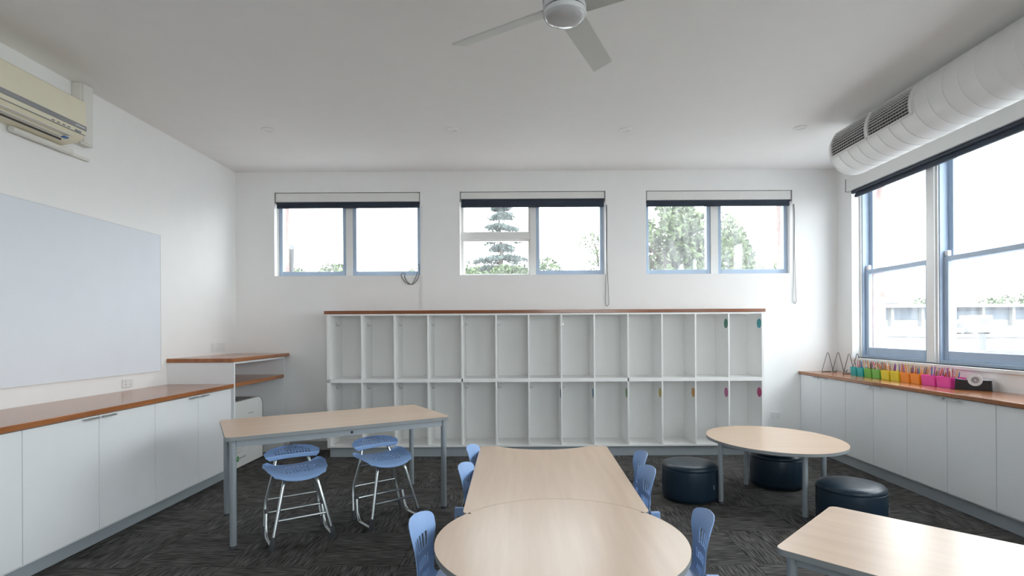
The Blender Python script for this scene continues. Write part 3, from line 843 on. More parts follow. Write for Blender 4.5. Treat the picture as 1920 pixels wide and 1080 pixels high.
# concave-ended table between the round table and the lockers
NY, FY_, NW, FW = 2.645, 4.185, 0.462, 0.488
MX = 0.168
cxm, cym = MX, 3.41
def concave_outline():
    pts = []
    ry, rr = RY, RR+0.004
    # near edge, left to right, following the round table
    hw = NW
    xa = math.sqrt(max(0, rr*rr-(NY-ry)**2))
    pts_near = []
    x_start = min(xa, hw-0.035)
    a0 = math.asin(x_start/rr)
    for k in range(25):
        a = -a0+2*a0*k/24
        pts_near.append((RX+rr*math.sin(a), ry+rr*math.cos(a)))
    def corner(cx, cy, r, s, n=6): return [(cx+r*math.cos(s+PI/2*k/n), cy+r*math.sin(s+PI/2*k/n)) for k in range(n+1)]
    pts = list(pts_near)
    pts += corner(MX+hw-0.045, NY+0.045, 0.045, -PI/2)
    pts += corner(MX+FW-0.05, FY_-0.05, 0.05, 0)
    # far concave edge, right to left
    cr = 0.56; half = 0.36; cyf = FY_+math.sqrt(cr*cr-half*half)
    b0 = math.asin(half/cr)
    for k in range(21):
        a = b0-2*b0*k/20
        pts.append((MX+cr*math.sin(a), cyf-cr*math.cos(a)))
    pts += corner(MX-FW+0.05, FY_-0.05, 0.05, PI/2)
    pts += corner(MX-hw+0.045, NY+0.045, 0.045, PI)
    return [(x-cxm, y-cym) for x, y in pts]
t = thing('concave_table', 'maple-topped table with concave ends fitted against the round table', 'table', (cxm, cym, 0))
tabletop(t, concave_outline(), ZT, 'maple_y', 0.025)
for x, y in ((-0.39, -0.66), (0.39, -0.66), (-0.41, 0.68), (0.41, 0.68)):
    leg_tube(t, x, y, ZT-0.025)
for sx in (-1, 1):
    obj('apron', B(sx*0.39-0.012, sx*0.39+0.012, -0.64, 0.66, ZT-0.065, ZT-0.025), 'steel_grey', t)
for yy in (-0.38, 0.45):
    obj('apron', B(-0.378, 0.378, yy-0.012, yy+0.012, ZT-0.065, ZT-0.025), 'steel_grey', t)

# oval table (right)
OA = math.radians(-79)
OC = Vector((2.075, 4.44))
t = thing('oval_table', 'oval maple-topped table surrounded by dark ottomans', 'table', (OC.x, OC.y, 0))
ea, eb = 0.58, 0.505
ol = []
for k in range(96):
    a = 2*PI*k/96
    p = Vector((ea*math.cos(a), eb*math.sin(a)))
    ol.append((p.x*math.cos(OA)-p.y*math.sin(OA), p.x*math.sin(OA)+p.y*math.cos(OA)))
tabletop(t, ol, ZT, 'maple_x', 0.022)
for x, y in ((1.600, 4.335), (2.085, 3.965), (2.0, 4.80), (2.50, 4.46)):
    leg_tube(t, x-OC.x, y-OC.y, ZT-0.022)
q = [(1.600, 4.335), (2.085, 3.965), (2.50, 4.46), (2.0, 4.80)]
for i in range(4):
    a, b = Vector(q[i])-OC, Vector(q[(i+1) % 4])-OC
    obj('apron', T([(a.x, a.y, ZT-0.04), (b.x, b.y, ZT-0.04)], 0.012, 8), 'steel_grey', t)

# rectangular table at the front right
AN = math.radians(-45.5)
u = Vector((math.cos(AN), math.sin(AN))); v = Vector((-u.y, u.x))
LN, WN = 1.5, 0.745
ctr = Vector((1.038, 2.215)) + u*LN/2 + v*WN/2
t = thing('low_table', 'low rectangular maple-topped table cut off at the bottom right', 'table', (ctr.x, ctr.y, 0), AN)
tabletop(t, round_rect(-LN/2, LN/2, -WN/2, WN/2, 0.035, 5), ZT, 'maple_x', 0.025)
hx, hy = LN/2-0.05, WN/2-0.05
for sx in (-1, 1):
    for sy in (-1, 1): leg_tube(t, sx*hx, sy*hy, ZT-0.025)
for sy in (-1, 1): obj('apron', B(-hx+0.02, hx-0.02, sy*hy-0.012, sy*hy+0.012, ZT-0.065, ZT-0.025), 'steel_grey', t)
for sx in (-1, 1): obj('apron', B(sx*hx-0.012, sx*hx+0.012, -hy+0.02, hy-0.02, ZT-0.065, ZT-0.025), 'steel_grey', t)

# ------------------------------------------------------------------ ottomans
def ottoman(label, x, y, tag_ang):
    R, Hh = 0.222, 0.305
    t = thing('ottoman', label, 'ottoman', (x, y, 0), 0, 'dark navy ottomans around the oval table')
    pr = [(0, 0.012), (R-0.02, 0.012), (R-0.004, 0.02), (R, 0.05), (R+0.002, 0.15), (R, Hh-0.06), (R-0.003, Hh-0.045)]
    obj('body', L(pr, 56), 'navy_vinyl', t, smooth='all')
    top = [(R-0.003, Hh-0.046), (R+0.001, Hh-0.04), (R-0.003, Hh-0.022), (R-0.014, Hh-0.010), (R-0.04, Hh-0.003), (R-0.10, Hh), (0, Hh+0.002)]
    cs_ = obj('cushion_top', L(top, 56), 'navy_vinyl', t, smooth='all')
    obj('piping', T([((R+0.0005)*math.cos(2*PI*k/56), (R+0.0005)*math.sin(2*PI*k/56), Hh-0.046) for k in range(56)], 0.003, 6, True), 'navy_vinyl', cs_, smooth=True)
    obj('base_ring', L([(0, 0.0), (R-0.03, 0.0), (R-0.03, 0.012), (0, 0.012)], 40), 'tape_black', t)
    a = math.radians(tag_ang)
    obj('fabric_tag', B(-0.002, 0.0, -0.002, 0.002, 0.12, 0.155), 'outlet', t, loc=((R+0.004)*math.cos(a), (R+0.004)*math.sin(a), 0))
    return t
ottoman('dark navy round ottoman left of the oval table', 1.395, 4.478, -52)
ottoman('dark navy round ottoman half hidden behind the oval table legs', 2.285, 4.83, -20)
ottoman('dark navy round ottoman between the oval table and low table', 2.345, 3.84, -28)

# ------------------------------------------------------------------ moulded shells with slots
def shell(name, nu, nv, pos, holes, thick, m, parent):
    """pos(u,v)->Vector for u in [-1,1], v in [0,1]; holes(i,j)->True removes a cell"""
    bm = bmesh.new()
    g = [[bm.verts.new(pos(-1+2*i/nu, j/nv)) for i in range(nu+1)] for j in range(nv+1)]
    for j in range(nv):
        for i in range(nu):
            if holes(i, j): continue
            bm.faces.new((g[j][i], g[j][i+1], g[j+1][i+1], g[j+1][i]))
    for vv in [w for w in bm.verts if not w.link_faces]: bm.verts.remove(vv)
    bmesh.ops.remove_doubles(bm, verts=bm.verts[:], dist=0.0004)
    bmesh.ops.recalc_face_normals(bm, faces=bm.faces[:])
    bmesh.ops.solidify(bm, geom=bm.faces[:], thickness=thick)
    return obj(name, bm, m, parent, smooth=True)

def lerp_tab(tab, v):
    for (a, x), (b, y) in zip(tab, tab[1:]):
        if v <= b:
            t = (v-a)/(b-a); t = t*t*(3-2*t)
            return x+(y-x)*t
    return tab[-1][1]

def make_chair():
    """small chair, sitter faces +y, seat centre over the origin"""
    t = thing('school_chair', 'x', 'chair')
    SH = 0.275
    # backrest: v 0 (seat rear) -> 1 (top)
    cl = smooth_path([(0, -0.155, SH-0.012), (0, -0.185, SH+0.012), (0, -0.198, SH+0.055), (0, -0.205, SH+0.12), (0, -0.216, SH+0.19), (0, -0.235, SH+0.255), (0, -0.249, SH+0.295)], 8)
    wid = [(0, 0.118), (0.25, 0.098), (0.48, 0.115), (0.74, 0.150), (0.80, 0.152)]
    def pos(u, v):
        f = v*(len(cl)-1); i = min(int(f), len(cl)-2); p = cl[i].lerp(cl[i+1], f-i)
        w = lerp_tab(wid, v)
        if v > 0.78: w = 0.152*math.sqrt(max(0.05, 1-((v-0.78)/0.222)**2.4))
        dish = 0.040*((u*w/0.152)**2)*(0.4+0.6*v)
        return Vector((u*w, p.y+dish, p.z))
    def holes(i, j):
        band = (9 <= j <= 11) or (15 <= j <= 18) or (22 <= j <= 27)
        lim = 11 if j < 13 else (14 if j < 19 else 12)
        return band and (i+1) % 5 in (1, 2, 3) and abs(i-22) <= lim
    shell('backrest', 45, 40, pos, holes, 0.004, 'blue_plastic', t)
    def spos(u, v):
        y = 0.185-0.35*v
        w = lerp_tab([(0, 0.13), (0.08, 0.165), (0.4, 0.178), (0.8, 0.155), (1, 0.125)], v)
        z = SH - 0.03*max(0, (0.25-v)/0.25)**2 - 0.008*math.cos(u*PI/2)
        return Vector((u*w, y, z+0.004))
    shell('seat', 18, 18, spos, lambda i, j: False, 0.006, 'blue_plastic', t)
    for s in (-1, 1):
        so = obj('leg_socket', B(s*0.122-0.013, s*0.122+0.013, -0.248, -0.190, SH-0.03, SH+0.065, bev=0.006), 'blue_plastic', t)
        obj('leg', T(fillet([(s*0.128, -0.228, SH+0.02), (s*0.135, -0.235, SH-0.04), (s*0.155, -0.29, 0.008)], 0.03), 0.010, 10), 'chrome', t, smooth=True)
        obj('leg', T(fillet([(s*0.128, -0.20, SH-0.02), (s*0.13, 0.10, SH-0.026), (s*0.16, 0.165, 0.008)], 0.05), 0.010, 10), 'chrome', t, smooth=True)
        obj('foot_cap', L([(0, 0), (0.014, 0), (0.013, 0.03), (0, 0.03)], 12), 'foot_dark', t, loc=(s*0.155, -0.288, 0))
        obj('foot_cap', L([(0, 0), (0.014, 0), (0.013, 0.03), (0, 0.03)], 12), 'foot_dark', t, loc=(s*0.160, 0.163, 0))
    obj('stretcher', T([(-0.13, 0.08, SH-0.026), (0.13, 0.08, SH-0.026)], 0.008, 8), 'chrome', t, smooth=True)
    return t
proto = make_chair()
# (x, y of seat centre, facing angle: 0 = +y, label)
chairs = [
    (-0.144, 3.861, -99, 'small blue chair tucked into the concave table, left side, furthest back'),
    (-0.140, 3.321, -99, 'small blue chair tucked into the concave table, left side, nearer round table'),
    (-0.245, 2.385, -98, 'small blue chair at the left side of the round table'),
    (0.596, 3.660, 90, 'small blue chair tucked into the concave table, right side, furthest back'),
    (0.547, 3.243, 94, 'small blue chair tucked into the concave table, right side, nearer round table'),
    (0.612, 2.462, 85, 'small blue chair at the right side of the round table'),
]
for i, (x, y, a, lab) in enumerate(chairs):
    o = proto if i == 0 else copy_tree(proto)
    o.location = (x, y, 0); o.rotation_euler = (0, 0, math.radians(a)); o['label'] = lab
    o['group'] = 'small blue chairs around the joined tables'

# ------------------------------------------------------------------ stools
def make_stool():
    """front faces -y"""
    t = thing('student_stool', 'x', 'stool')
    SZ = 0.45
    def spos(u, v):
        y = -0.155+0.30*v
        w = lerp_tab([(0, 0.11), (0.10, 0.165), (0.35, 0.19), (0.75, 0.205), (0.93, 0.195), (1, 0.165)], v)
        z = SZ + 0.012*(u*u) + 0.02*abs(u)**4*(v) - 0.03*max(0, (0.35-v)/0.35)**2 + 0.012*v
        return Vector((u*w, y - 0.02*(1-u*u)*(v < 0.12), z))
    def sh(i, j):
        if not (6 <= j <= 19): return False
        du, dv = (i-16)/11.0, (j-12.5)/7.5
        return du*du+dv*dv < 1 and i % 2 == 1 and j % 3 != 0
    st = shell('seat', 32, 26, spos, sh, 0.004, 'blue_plastic', t)
    def bpos(u, v):
        w = lerp_tab([(0, 0.155), (0.12, 0.178), (0.45, 0.185), (0.75, 0.155), (0.92, 0.105), (1, 0.05)], v)
        # strongly reclined oval panel
        y = 0.135+0.11*v - 0.030*u*u
        z = 0.522+0.055*v + 0.004*math.sin(v*PI)
        if v < 0.12: z -= 0.012*(0.12-v)/0.12; y += 0.004
        return Vector((u*w, y, z))
    def bh(i, j):
        band = (6 <= j <= 8) or (11 <= j <= 13) or (16 <= j <= 20)
        lim = 12 if j < 15 else 10
        return band and i % 2 == 1 and abs(i-18) <= lim
    shell('backrest', 36, 26, bpos, bh, 0.004, 'blue_plastic', t)
    for s in (-1, 1):
        obj('leg', T(fillet([(s*0.085, -0.055, SZ-0.022), (s*0.105, -0.115, SZ-0.045), (s*0.190, -0.195, 0.03)], 0.05), 0.0115, 10), 'chrome', t, smooth=True).__setitem__('label', 'front tube leg')
        obj('leg', T(fillet([(s*0.105, 0.165, 0.520), (s*0.125, 0.13, SZ-0.02), (s*0.172, 0.165, 0.22), (s*0.190, 0.115, 0.03)], 0.05), 0.0115, 10), 'chrome', t, smooth=True)
        obj('runner', T(fillet([(s*0.190, -0.175, 0.02), (s*0.193, 0.03, 0.016), (s*0.182, 0.075, 0.175)], 0.06), 0.0115, 10), 'chrome', t, smooth=True)
        obj('foot_cap', T([(s*0.183, -0.185, 0.085), (s*0.190, -0.192, 0.035), (s*0.192, -0.185, 0.004)], [0.0135, 0.017, 0.014], 10), 'foot_dark', t, smooth=True)
        obj('foot_cap', T([(s*0.187, 0.125, 0.065), (s*0.190, 0.112, 0.03), (s*0.191, 0.105, 0.004)], [0.0135, 0.016, 0.014], 10), 'foot_dark', t, smooth=True)
        obj('runner_cap', T([(s*0.182, 0.072, 0.165), (s*0.181, 0.078, 0.192)], 0.0145, 10), 'foot_dark', t, smooth=True)
        obj('back_clip', B(s*0.105-0.014, s*0.105+0.014, 0.14, 0.172, 0.502, 0.516), 'blind_navy', t)
    obj('crossbar', T([(-0.168, 0.158, 0.235), (0.168, 0.158, 0.235)], 0.009, 8), 'chrome', t, smooth=True)
    obj('crossbar', T([(-0.182, 0.073, 0.170), (0.182, 0.073, 0.170)], 0.009, 8), 'chrome', t, smooth=True)
    obj('crossbar', T([(-0.157, -0.163, 0.175), (0.157, -0.163, 0.175)], 0.009, 8), 'chrome', t, smooth=True)
    obj('crossbar', T([(-0.13, 0.138, 0.385), (0.13, 0.138, 0.385)], 0.008, 8), 'chrome', t, smooth=True)
    ring = [(0.085*math.cos(2*PI*k/24), -0.045+0.065*math.sin(2*PI*k/24), SZ-0.036) for k in range(24)]
    obj('seat_ring', T(ring, 0.009, 8, True), 'chrome', t, smooth=True)
    obj('seat_hub', B(-0.04, 0.04, -0.08, 0.0, SZ-0.032, SZ-0.010, bev=0.006), 'blue_plastic', t)
    return t
s0 = make_stool()
for i, (x, y, a, lab) in enumerate(((-1.545, 3.70, 34, 'blue backed stool under the tall table, nearer the left cupboards'), (-1.03, 4.03, 40, 'blue backed stool under the tall table, nearer the lockers end'))):
    o = s0 if i == 0 else copy_tree(s0)
    o.location = (x, y, 0); o.rotation_euler = (0, 0, math.radians(a)); o['label'] = lab
    o['group'] = 'blue stools at the tall table'

# ------------------------------------------------------------------ things on the window bench
ZB = 0.900
def caddy(col, y0, y1, label, ncup=2):
    """long axis along y from y0 (near) to y1 (far)"""
    Lc = y1-y0-0.004
    t = thing('pencil_caddy', label, 'caddy', (3.61, (y0+y1)/2, ZB+0.0005), 0, 'coloured pencil caddies on the window bench')
    W = 0.068
    hgt = 0.088
    cup = Lc/ncup
    for k in range(ncup):
        c = -Lc/2+cup*(k+0.5)
        bm = bmesh.new()
        o = round_rect(-W, W, c-cup/2+0.002, c+cup/2-0.002, 0.012, 3)
        def scl(pl, k_): return [((x)*k_, c+(y-c)*k_) for x, y in pl]
        lo, hi = scl(o, 0.92), scl(o, 1.0)
        hin, lin = scl(o, 0.965), scl(o, 0.89)
        n = len(o)
        R_ = [[bm.verts.new((x, y, z)) for x, y in pl] for pl, z in ((lo, 0), (hi, hgt), (hin, hgt), (lin, 0.004))]
        for A, Bq in zip(R_, R_[1:]):
            for q in range(n): bm.faces.new((A[q], A[(q+1) % n], Bq[(q+1) % n], Bq[q]))
        bm.faces.new(list(reversed(R_[0]))); bm.faces.new(R_[3])
        obj('cup', bm, 'caddy_'+col, t)
    obj('rim', boxes([(-W-0.003, W+0.003, -Lc/2+k*cup-0.0018, -Lc/2+k*cup+0.0018, hgt-0.006, hgt) for k in range(1, ncup)]), 'caddy_'+col, t)
    return t
PM = {}
def pencil_mesh(k):
    if k not in PM:
        bm = bmesh.new(); lathe(bm, [(0, 0), (0.0036, 0), (0.0036, 0.150), (0.0008, 0.168), (0, 0.168)], 6)
        o = obj('pencil', bm, 'pencil_'+k); PM[k] = o.data; bpy.data.objects.remove(o)
    return PM[k]
cad = [('teal', 5.585, 5.815, 'teal pencil caddy at the corner end of the row', 24, ['white', 'purple', 'blue', 'wood', 'pink', 'brown', 'teal']),
       ('green', 5.325, 5.583, 'green pencil caddy between the teal and yellow ones', 26, ['wood', 'white', 'orange', 'red', 'brown', 'pink']),
       ('yellow', 5.052, 5.323, 'yellow pencil caddy in the middle of the row', 24, ['wood', 'orange', 'pink', 'white', 'purple', 'orange']),
       ('orange', 4.790, 5.050, 'orange pencil caddy between the yellow and pink ones', 28, ['wood', 'orange', 'white', 'purple', 'teal', 'brown', 'wood']),
       ('pink', 4.440, 4.788, 'pink pencil caddy beside the tape dispenser', 30, ['wood', 'white', 'brown', 'blue', 'red', 'pink', 'wood', 'purple'])]
for col, y0, y1, lab, n, cols in cad:
    caddy(col, y0, y1, lab)
    cup = (y1-y0)/2
    lean = [(random.uniform(-0.02, 0.02), random.uniform(-0.022, 0.022)) for _ in range(2)]
    for k in range(n):
        c, q = k % 2, k//2
        yc = y0+cup*(c+0.5)
        # loose 4 x 4 spread in the cup, fanning outwards, the whole handful leaning a little
        gx_, gy_ = (q % 4)-1.5, (q//4)-1.5
        bx = gx_*0.018+random.uniform(-0.004, 0.004)
        by = (gy_*0.017+random.uniform(-0.004, 0.004))*min(1.0, cup/0.125)
        tx = bx*0.65+lean[c][0]+random.uniform(-0.010, 0.010)
        ty = by*0.6+lean[c][1]+random.uniform(-0.010, 0.010)
        d = Vector((tx, ty, 0.150)).normalized()
        pc = random.choice(cols)
        o = share('pencil', pencil_mesh(pc))
        o.location = Vector((3.61+bx, yc+by, ZB+0.006))
        o.rotation_euler = d.to_track_quat('Z', 'Y').to_euler(); o.scale = (1.25, 1.25, random.uniform(0.78, 1.02))
        tag(o, '%s pencil standing in the %s caddy' % ('plain wooden' if pc == 'wood' else pc, col), 'pencil', 'pencils in the %s caddy' % col)
# tape dispenser
p0, p1 = Vector((3.537, 4.392)), Vector((3.697, 4.232))
dd = (p1-p0); ang = math.atan2(dd.y, dd.x)
mid = (p0+p1)/2 + Vector((-math.sin(ang), math.cos(ang)))*0.03
t = thing('tape_dispenser', 'black desktop tape dispenser with clear tape roll', 'tape dispenser', (mid.x, mid.y, ZB+0.0005), ang)
bm = bmesh.new()
prof = [(-0.118, 0), (0.113, 0), (0.110, 0.082), (0.055, 0.082)] + [(0.012+0.043*math.cos(a), 0.082-0.040*math.sin(a)) for a in [PI*k/10 for k in range(1, 10)]] + [(-0.031, 0.082), (-0.05, 0.080), (-0.085, 0.082), (-0.112, 0.088)]
a = [bm.verts.new((x, -0.03, z)) for x, z in prof]; b = [bm.verts.new((x, 0.03, z)) for x, z in prof]
bm.faces.new(a); bm.faces.new(list(reversed(b)))
for i in range(len(prof)): bm.faces.new((a[i], b[i], b[(i+1) % len(prof)], a[(i+1) % len(prof)]))
obj('base', bm, 'tape_black', t)
def ring(r0, r1, y0, y1, m, nm, z=0.082, x=0.012):
    bm = bmesh.new(); n = 28
    R_ = [[bm.verts.new((x+r*math.cos(2*PI*k/n), y, z+r*math.sin(2*PI*k/n))) for k in range(n)] for r, y in ((r0, y0), (r1, y0), (r1, y1), (r0, y1))]
    for q in range(4):
        A, Bq = R_[q], R_[(q+1) % 4]
        for k in range(n): bm.faces.new((A[k], A[(k+1) % n], Bq[(k+1) % n], Bq[k]))
    return obj(nm, bm, m, t, smooth=True)
ring(0.026, 0.047, -0.032, -0.012, 'tape_clear', 'tape_roll')
ring(0.008, 0.0255, -0.026, -0.016, 'tape_core', 'tape_core')
ring(0.024, 0.040, 0.008, 0.028, 'tape_clear', 'tape_roll', 0.082, 0.0)
obj('cutter', B(-0.118, -0.108, -0.022, 0.022, 0.086, 0.094), 'chrome', t)
obj('strip', B(0.056, 0.109, -0.029, 0.029, 0.082, 0.0835), 'tape_clear', t)
# wire easels
def easel(label, x, y, rz):
    t = thing('wire_easel', label, 'easel', (x, y, ZB), rz, 'black wire easels')
    r = 0.003
    for k, s in enumerate((-1, 1)):
        cx = s*0.062
        obj('wire_leg', T(fillet([(cx-0.052, 0.03, r), (cx-0.008, 0.0, 0.222), (cx+0.008, 0.0, 0.222), (cx+0.050, -0.02, 0.012), (cx+0.056, -0.035, r), (cx+0.066, -0.05, 0.006), (cx+0.070, -0.055, 0.028)], 0.012, 4), r, 6), 'black_wire', t, smooth=True)
    obj('tie_bar', T([(-0.114, 0.03, r), (-0.02, 0.01, r)], r, 6), 'black_wire', t)
    return t
easel('black wire display easel in the bench corner by the wall', 3.60, 6.22, 0.05)
easel('black wire display easel behind the teal caddy', 3.655, 5.93, 0.35)

# ------------------------------------------------------------------ outside
struct('ground_outside', B(-120, 160, -60, 220, -4.8, -4.6), 'concrete', 'pale ground far below the windows')
def blob_leaves(bm, c, rad, n, size, flat=1.0):
    for _ in range(n):
        while True:
            p = Vector((random.uniform(-1, 1), random.uniform(-1, 1), random.uniform(-1, 1)))
            if 0.15 < p.length < 1: break
        p = p.normalized()*(p.length**0.5)
        q = Vector((c[0]+p.x*rad[0], c[1]+p.y*rad[1], c[2]+p.z*rad[2]))
        nrm = Vector((random.gauss(0, 1), random.gauss(0, 1), random.gauss(0, 1)*flat+0.4)).normalized()
        a = nrm.orthogonal().normalized(); b = nrm.cross(a)
        th = random.uniform(0, 2*PI); a, b = a*math.cos(th)+b*math.sin(th), b*math.cos(th)-a*math.sin(th)
        s = size*random.uniform(0.6, 1.3)
        bm.faces.new([bm.verts.new(q+a*s), bm.verts.new(q+b*s*0.45), bm.verts.new(q-a*s), bm.verts.new(q-b*s*0.45)])
def tree(name, label, x, y, blobs, m, trunk_r=0.18, leaf=0.11, group=None):
    t = thing(name, label, 'tree', (x, y, -4.6), 0, group)
    top = max(b[0][2] for b in blobs)
    tr = bmesh.new()
    tube(tr, smooth_path([(0, 0, 0), (0.1, 0.05, (top+4.6)*0.35), (-0.05, 0, (top+4.6)*0.7), (0.05, 0, top+4.6)], 4), [trunk_r*(1-0.75*k/12) for k in range(13)], 8)
    obj('trunk', tr, 'bark', t, smooth=True)
    bm = bmesh.new()
    br = bmesh.new()
    for c, r, n in blobs:
        cl = (c[0], c[1], c[2]+4.6)
        blob_leaves(bm, cl, r, n, leaf)
        tube(br, [(0, 0, max(0.5, cl[2]-r[2]*1.2-0.4)), (cl[0]*0.6, cl[1]*0.6, cl[2]-r[2]*0.4), cl], [0.07, 0.05, 0.02], 6)
    obj('branch', br, 'bark', t)['kind'] = 'stuff'
    f = obj('foliage', bm, m, t, keep_normals=True); f['kind'] = 'stuff'
    return t
# big leafy tree behind the right high window
def rb(n, ext, r0, r1, leaves):
    out = []
    for _ in range(n):
        a = random.uniform(0, 2*PI); k = math.sqrt(random.random())
        r = random.uniform(r0, r1)
        out.append(((ext[0]*k*math.cos(a), random.uniform(-1, 1)*ext[0]*0.7, ext[1]+ext[2]*k*math.sin(a)), (r, r, r*0.8), leaves))
    return out
tree('leafy_tree', 'pale green leafy tree filling the right high window', 5.9, 20.5, rb(46, (2.4, 3.9, 2.0), 0.6, 1.0, 330), 'leaf_pale', 0.22, 0.12, 'trees outside the high windows')
tree('leafy_tree', 'green leafy tree at the right side of middle high window', 4.1, 28.0, rb(12, (1.1, 4.5, 1.5), 0.5, 0.9, 300), 'leaf_mid', 0.15, 0.09, 'trees outside the high windows')
tree('leafy_tree', 'low round tree in the lower right of the right high window', 6.1, 14.6, rb(10, (1.0, 2.85, 0.6), 0.3, 0.5, 260), 'leaf_pale', 0.15, 0.09, 'trees outside the high windows')
tree('leafy_tree', 'low bushy tree behind the left high window', -9.6, 26.0, rb(14, (1.6, 3.75, 0.75), 0.4, 0.7, 260), 'leaf_pale', 0.15, 0.10, 'trees outside the high windows')
tree('leafy_tree', 'small treetop in the lower right of the left high window', -5.0, 26.0, rb(6, (0.6, 3.7, 0.6), 0.3, 0.5, 120), 'leaf_pale', 0.12, 0.10, 'trees outside the high windows')
tree('leafy_tree', 'dense low trees below the conifer in the middle high window', -0.9, 18.0, rb(22, (2.3, 2.75, 0.75), 0.45, 0.75, 300), 'leaf_mid', 0.15, 0.09, 'trees outside the high windows')
# conifer with flat tiered branches
t = thing('cedar_tree', 'blue-green conifer with tiered branches in the middle high window', 'tree', (-1.1, 24.0, -4.6))
tr = bmesh.new(); tube(tr, [(0, 0, 0), (0.0, 0, 6), (0.25, 0, 9.5), (0.1, 0, 11.6)], [0.3, 0.2, 0.09, 0.02], 8)
obj('trunk', tr, 'bark', t, smooth=True)
br = bmesh.new(); bm = bmesh.new()
z = 6.4
while z < 11.7:
    f = (11.9-z)/5.5
    reach = 0.22+3.1*f**1.5
    if 9.3 < z < 9.9: reach *= 0.5
    for k in range(8):
        a = random.uniform(0, 2*PI)
        rr = reach*random.uniform(0.6, 1.1)
        x0 = 0.2 if z > 9 else 0.1
        e = Vector((x0+rr*math.cos(a), rr*math.sin(a), z-0.10*rr+random.uniform(-0.1, 0.1)))
        tube(br, [(x0, 0, z+0.1), e], [0.03, 0.008], 5)
        for m in range(4):
            q = Vector((x0, 0, z+0.1)).lerp(e, 0.35+0.65*m/3)
            blob_leaves(bm, q, (0.30, 0.30, 0.09), 50, 0.07, 0.3)
    z += random.uniform(0.34, 0.5)
obj('branch', br, 'bark', t)['kind'] = 'stuff'
f = obj('foliage', bm, 'leaf_dark', t, keep_normals=True); f['kind'] = 'stuff'

# house with eave seen at the left high window
t = thing('neighbour_house', 'grey-eaved house corner at the edge of the left high window', 'building', (-11.34, 14.97, -4.45), math.radians(23))
obj('wall', B(-4.0, 3.9, -2.6, 5, 0, 7.9), 'render_white', t)
bm = bmesh.new()
pr = [(-4.6, 8.0), (4.45, 8.0), (4.55, 8.12), (4.45, 8.18), (0, 10.4), (-4.6, 8.2)]
a = [bm.verts.new((x, -3.0, z)) for x, z in pr]; b = [bm.verts.new((x, 5.4, z)) for x, z in pr]
bm.faces.new(a); bm.faces.new(list(reversed(b)))
for i in range(len(pr)): bm.faces.new((a[i], b[i], b[(i+1) % len(pr)], a[(i+1) % len(pr)]))
obj('roof', bm, 'roof_grey', t)
obj('gutter', T([(4.58, -3.0, 8.05), (4.58, 5.4, 8.05)], 0.07, 8), 'roof_grey', t)

# buildings outside the tall right windows (positions from floor-to-roof heights at their distances)
def gx(px, Y): return (px-CX)/F_PX*Y
def gz(py, Y): return CAM_H-(py-CY)/F_PX*Y
Y1 = 34.0
xa, xb = gx(1560, Y1), gx(2300, Y1)
t = thing('long_building', 'long flat-roofed building with blue-grey panels between white posts', 'building', ((xa+xb)/2, Y1, -4.6))
w = (xb-xa)/2
zt, zb_ = gz(575, Y1)+4.6, gz(603, Y1)+4.6
obj('wall', B(-w, w, 0.3, 9, 0, zt-0.2), 'render_white', t)
obj('roof_slab', B(-w-0.3, w+0.3, -0.5, 9.2, zt-0.2, zt), 'render_white', t)
n = 13
pw = 2*w/n
for k in range(n):
    obj('wall_panel', B(-w+k*pw+0.12, -w+(k+1)*pw-0.12, 0.22, 0.30, zb_, zt-0.2), 'cladding_blue', t)
for k in range(n+1):
    obj('post', B(-w+k*pw-0.09, -w+k*pw+0.09, 0.0, 0.25, zb_-0.4, zt-0.2), 'render_white', t)
Y2 = 22.0
xa, xb = gx(1795, Y2), gx(2300, Y2)
t = thing('plant_room', 'white rooftop plant block with blue-grey window bands', 'building', ((xa+xb)/2, Y2, -4.6))
w = (xb-xa)/2
zt = gz(637, Y2)+4.6
obj('wall', B(-w, w, 0, 6, 0, zt), 'render_white', t)
obj('parapet', B(-w-0.1, w+0.1, -0.12, 6.1, zt, zt+0.12), 'render_white', t)
for k in range(5):
    obj('window', B(-w+1.0+k*1.8, -w+2.3+k*1.8, -0.03, 0.01, zt-1.3, zt-0.4), 'cladding_blue', t)
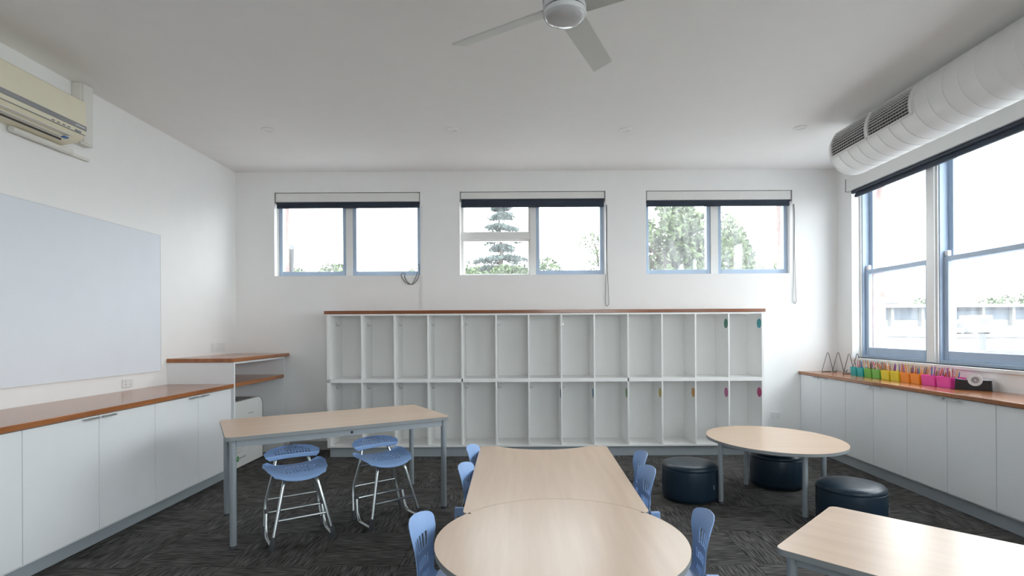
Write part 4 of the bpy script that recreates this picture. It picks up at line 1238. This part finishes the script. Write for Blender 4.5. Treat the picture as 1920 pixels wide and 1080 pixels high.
def condenser(label, px, Y, ztop, wd, hh, base):
    t = thing('rooftop_condenser', label, 'air conditioner', (gx(px, Y), Y+1.2, base), 0, 'condensers on the roof opposite')
    obj('casing', B(-wd/2, wd/2, -0.3, 0.3, 0.06, hh, bev=0.02), 'white_metal', t)
    for k in range(7):
        obj('louvre', B(-wd/2+0.08, wd/2-0.08, -0.315, -0.3, hh*0.55+k*hh*0.055, hh*0.55+k*hh*0.055+0.02), 'roof_grey', t)
    obj('foot', boxes([(-wd/2+0.05, -wd/2+0.15, -0.3, 0.3, 0, 0.06), (wd/2-0.15, wd/2-0.05, -0.3, 0.3, 0, 0.06)]), 'roof_grey', t)
rz_ = gz(637, Y2)+0.12
condenser('large white condenser with louvred top on the roof opposite', 1876, Y2, 0, 0.95, 0.80, rz_)
condenser('smaller white condenser on the roof opposite', 1826, Y2, 0, 0.75, 0.50, rz_)
Y3 = 14.0
xa, xb = gx(1560, Y3), gx(2400, Y3)
t = thing('flat_roof_building', 'near white flat-roofed building below the tall windows', 'building', ((xa+xb)/2, Y3, -4.6))
w = (xb-xa)/2
zt = gz(664, Y3)+4.6
obj('wall', B(-w, w, 0, 5, 0, zt-0.1), 'render_white', t)
obj('roof_edge', B(-w-0.1, w+0.1, -0.12, 0.12, zt-0.1, zt+0.02), 'roof_grey', t)
obj('roof_deck', B(-w, w, 0.12, 5.1, zt-0.1, zt), 'render_white', t)
obj('vent_pipe', T([(gx(1873, Y3)-(xa+xb)/2, 0.5, zt), (gx(1873, Y3)-(xa+xb)/2, 0.5, zt+0.46)], 0.07, 10), 'roof_grey', t)['label'] = 'dark vent pipe'
tree('leafy_tree', 'treetop above the long building at the far right', gx(1885, 48), 48, rb(16, (3.2, 2.3, 1.6), 0.8, 1.3, 200), 'leaf_mid', 0.3, 0.2, 'trees beyond the roofs')
tree('leafy_tree', 'distant treetop seen behind the white mullion', gx(1735, 60), 60, rb(10, (2.2, 3.2, 1.8), 0.8, 1.2, 160), 'leaf_pale', 0.3, 0.22, 'trees beyond the roofs')
t = thing('far_building', 'distant pale building above the roofs left of the mullion', 'building', (gx(1690, 60), 64, -4.6))
obj('wall', B(-5.5, 2.5, 0, 6, 0, 9.0), 'render_white', t)
obj('roof', B(-5.8, 2.8, -0.3, 6.3, 9.0, 9.3), 'white_metal', t)
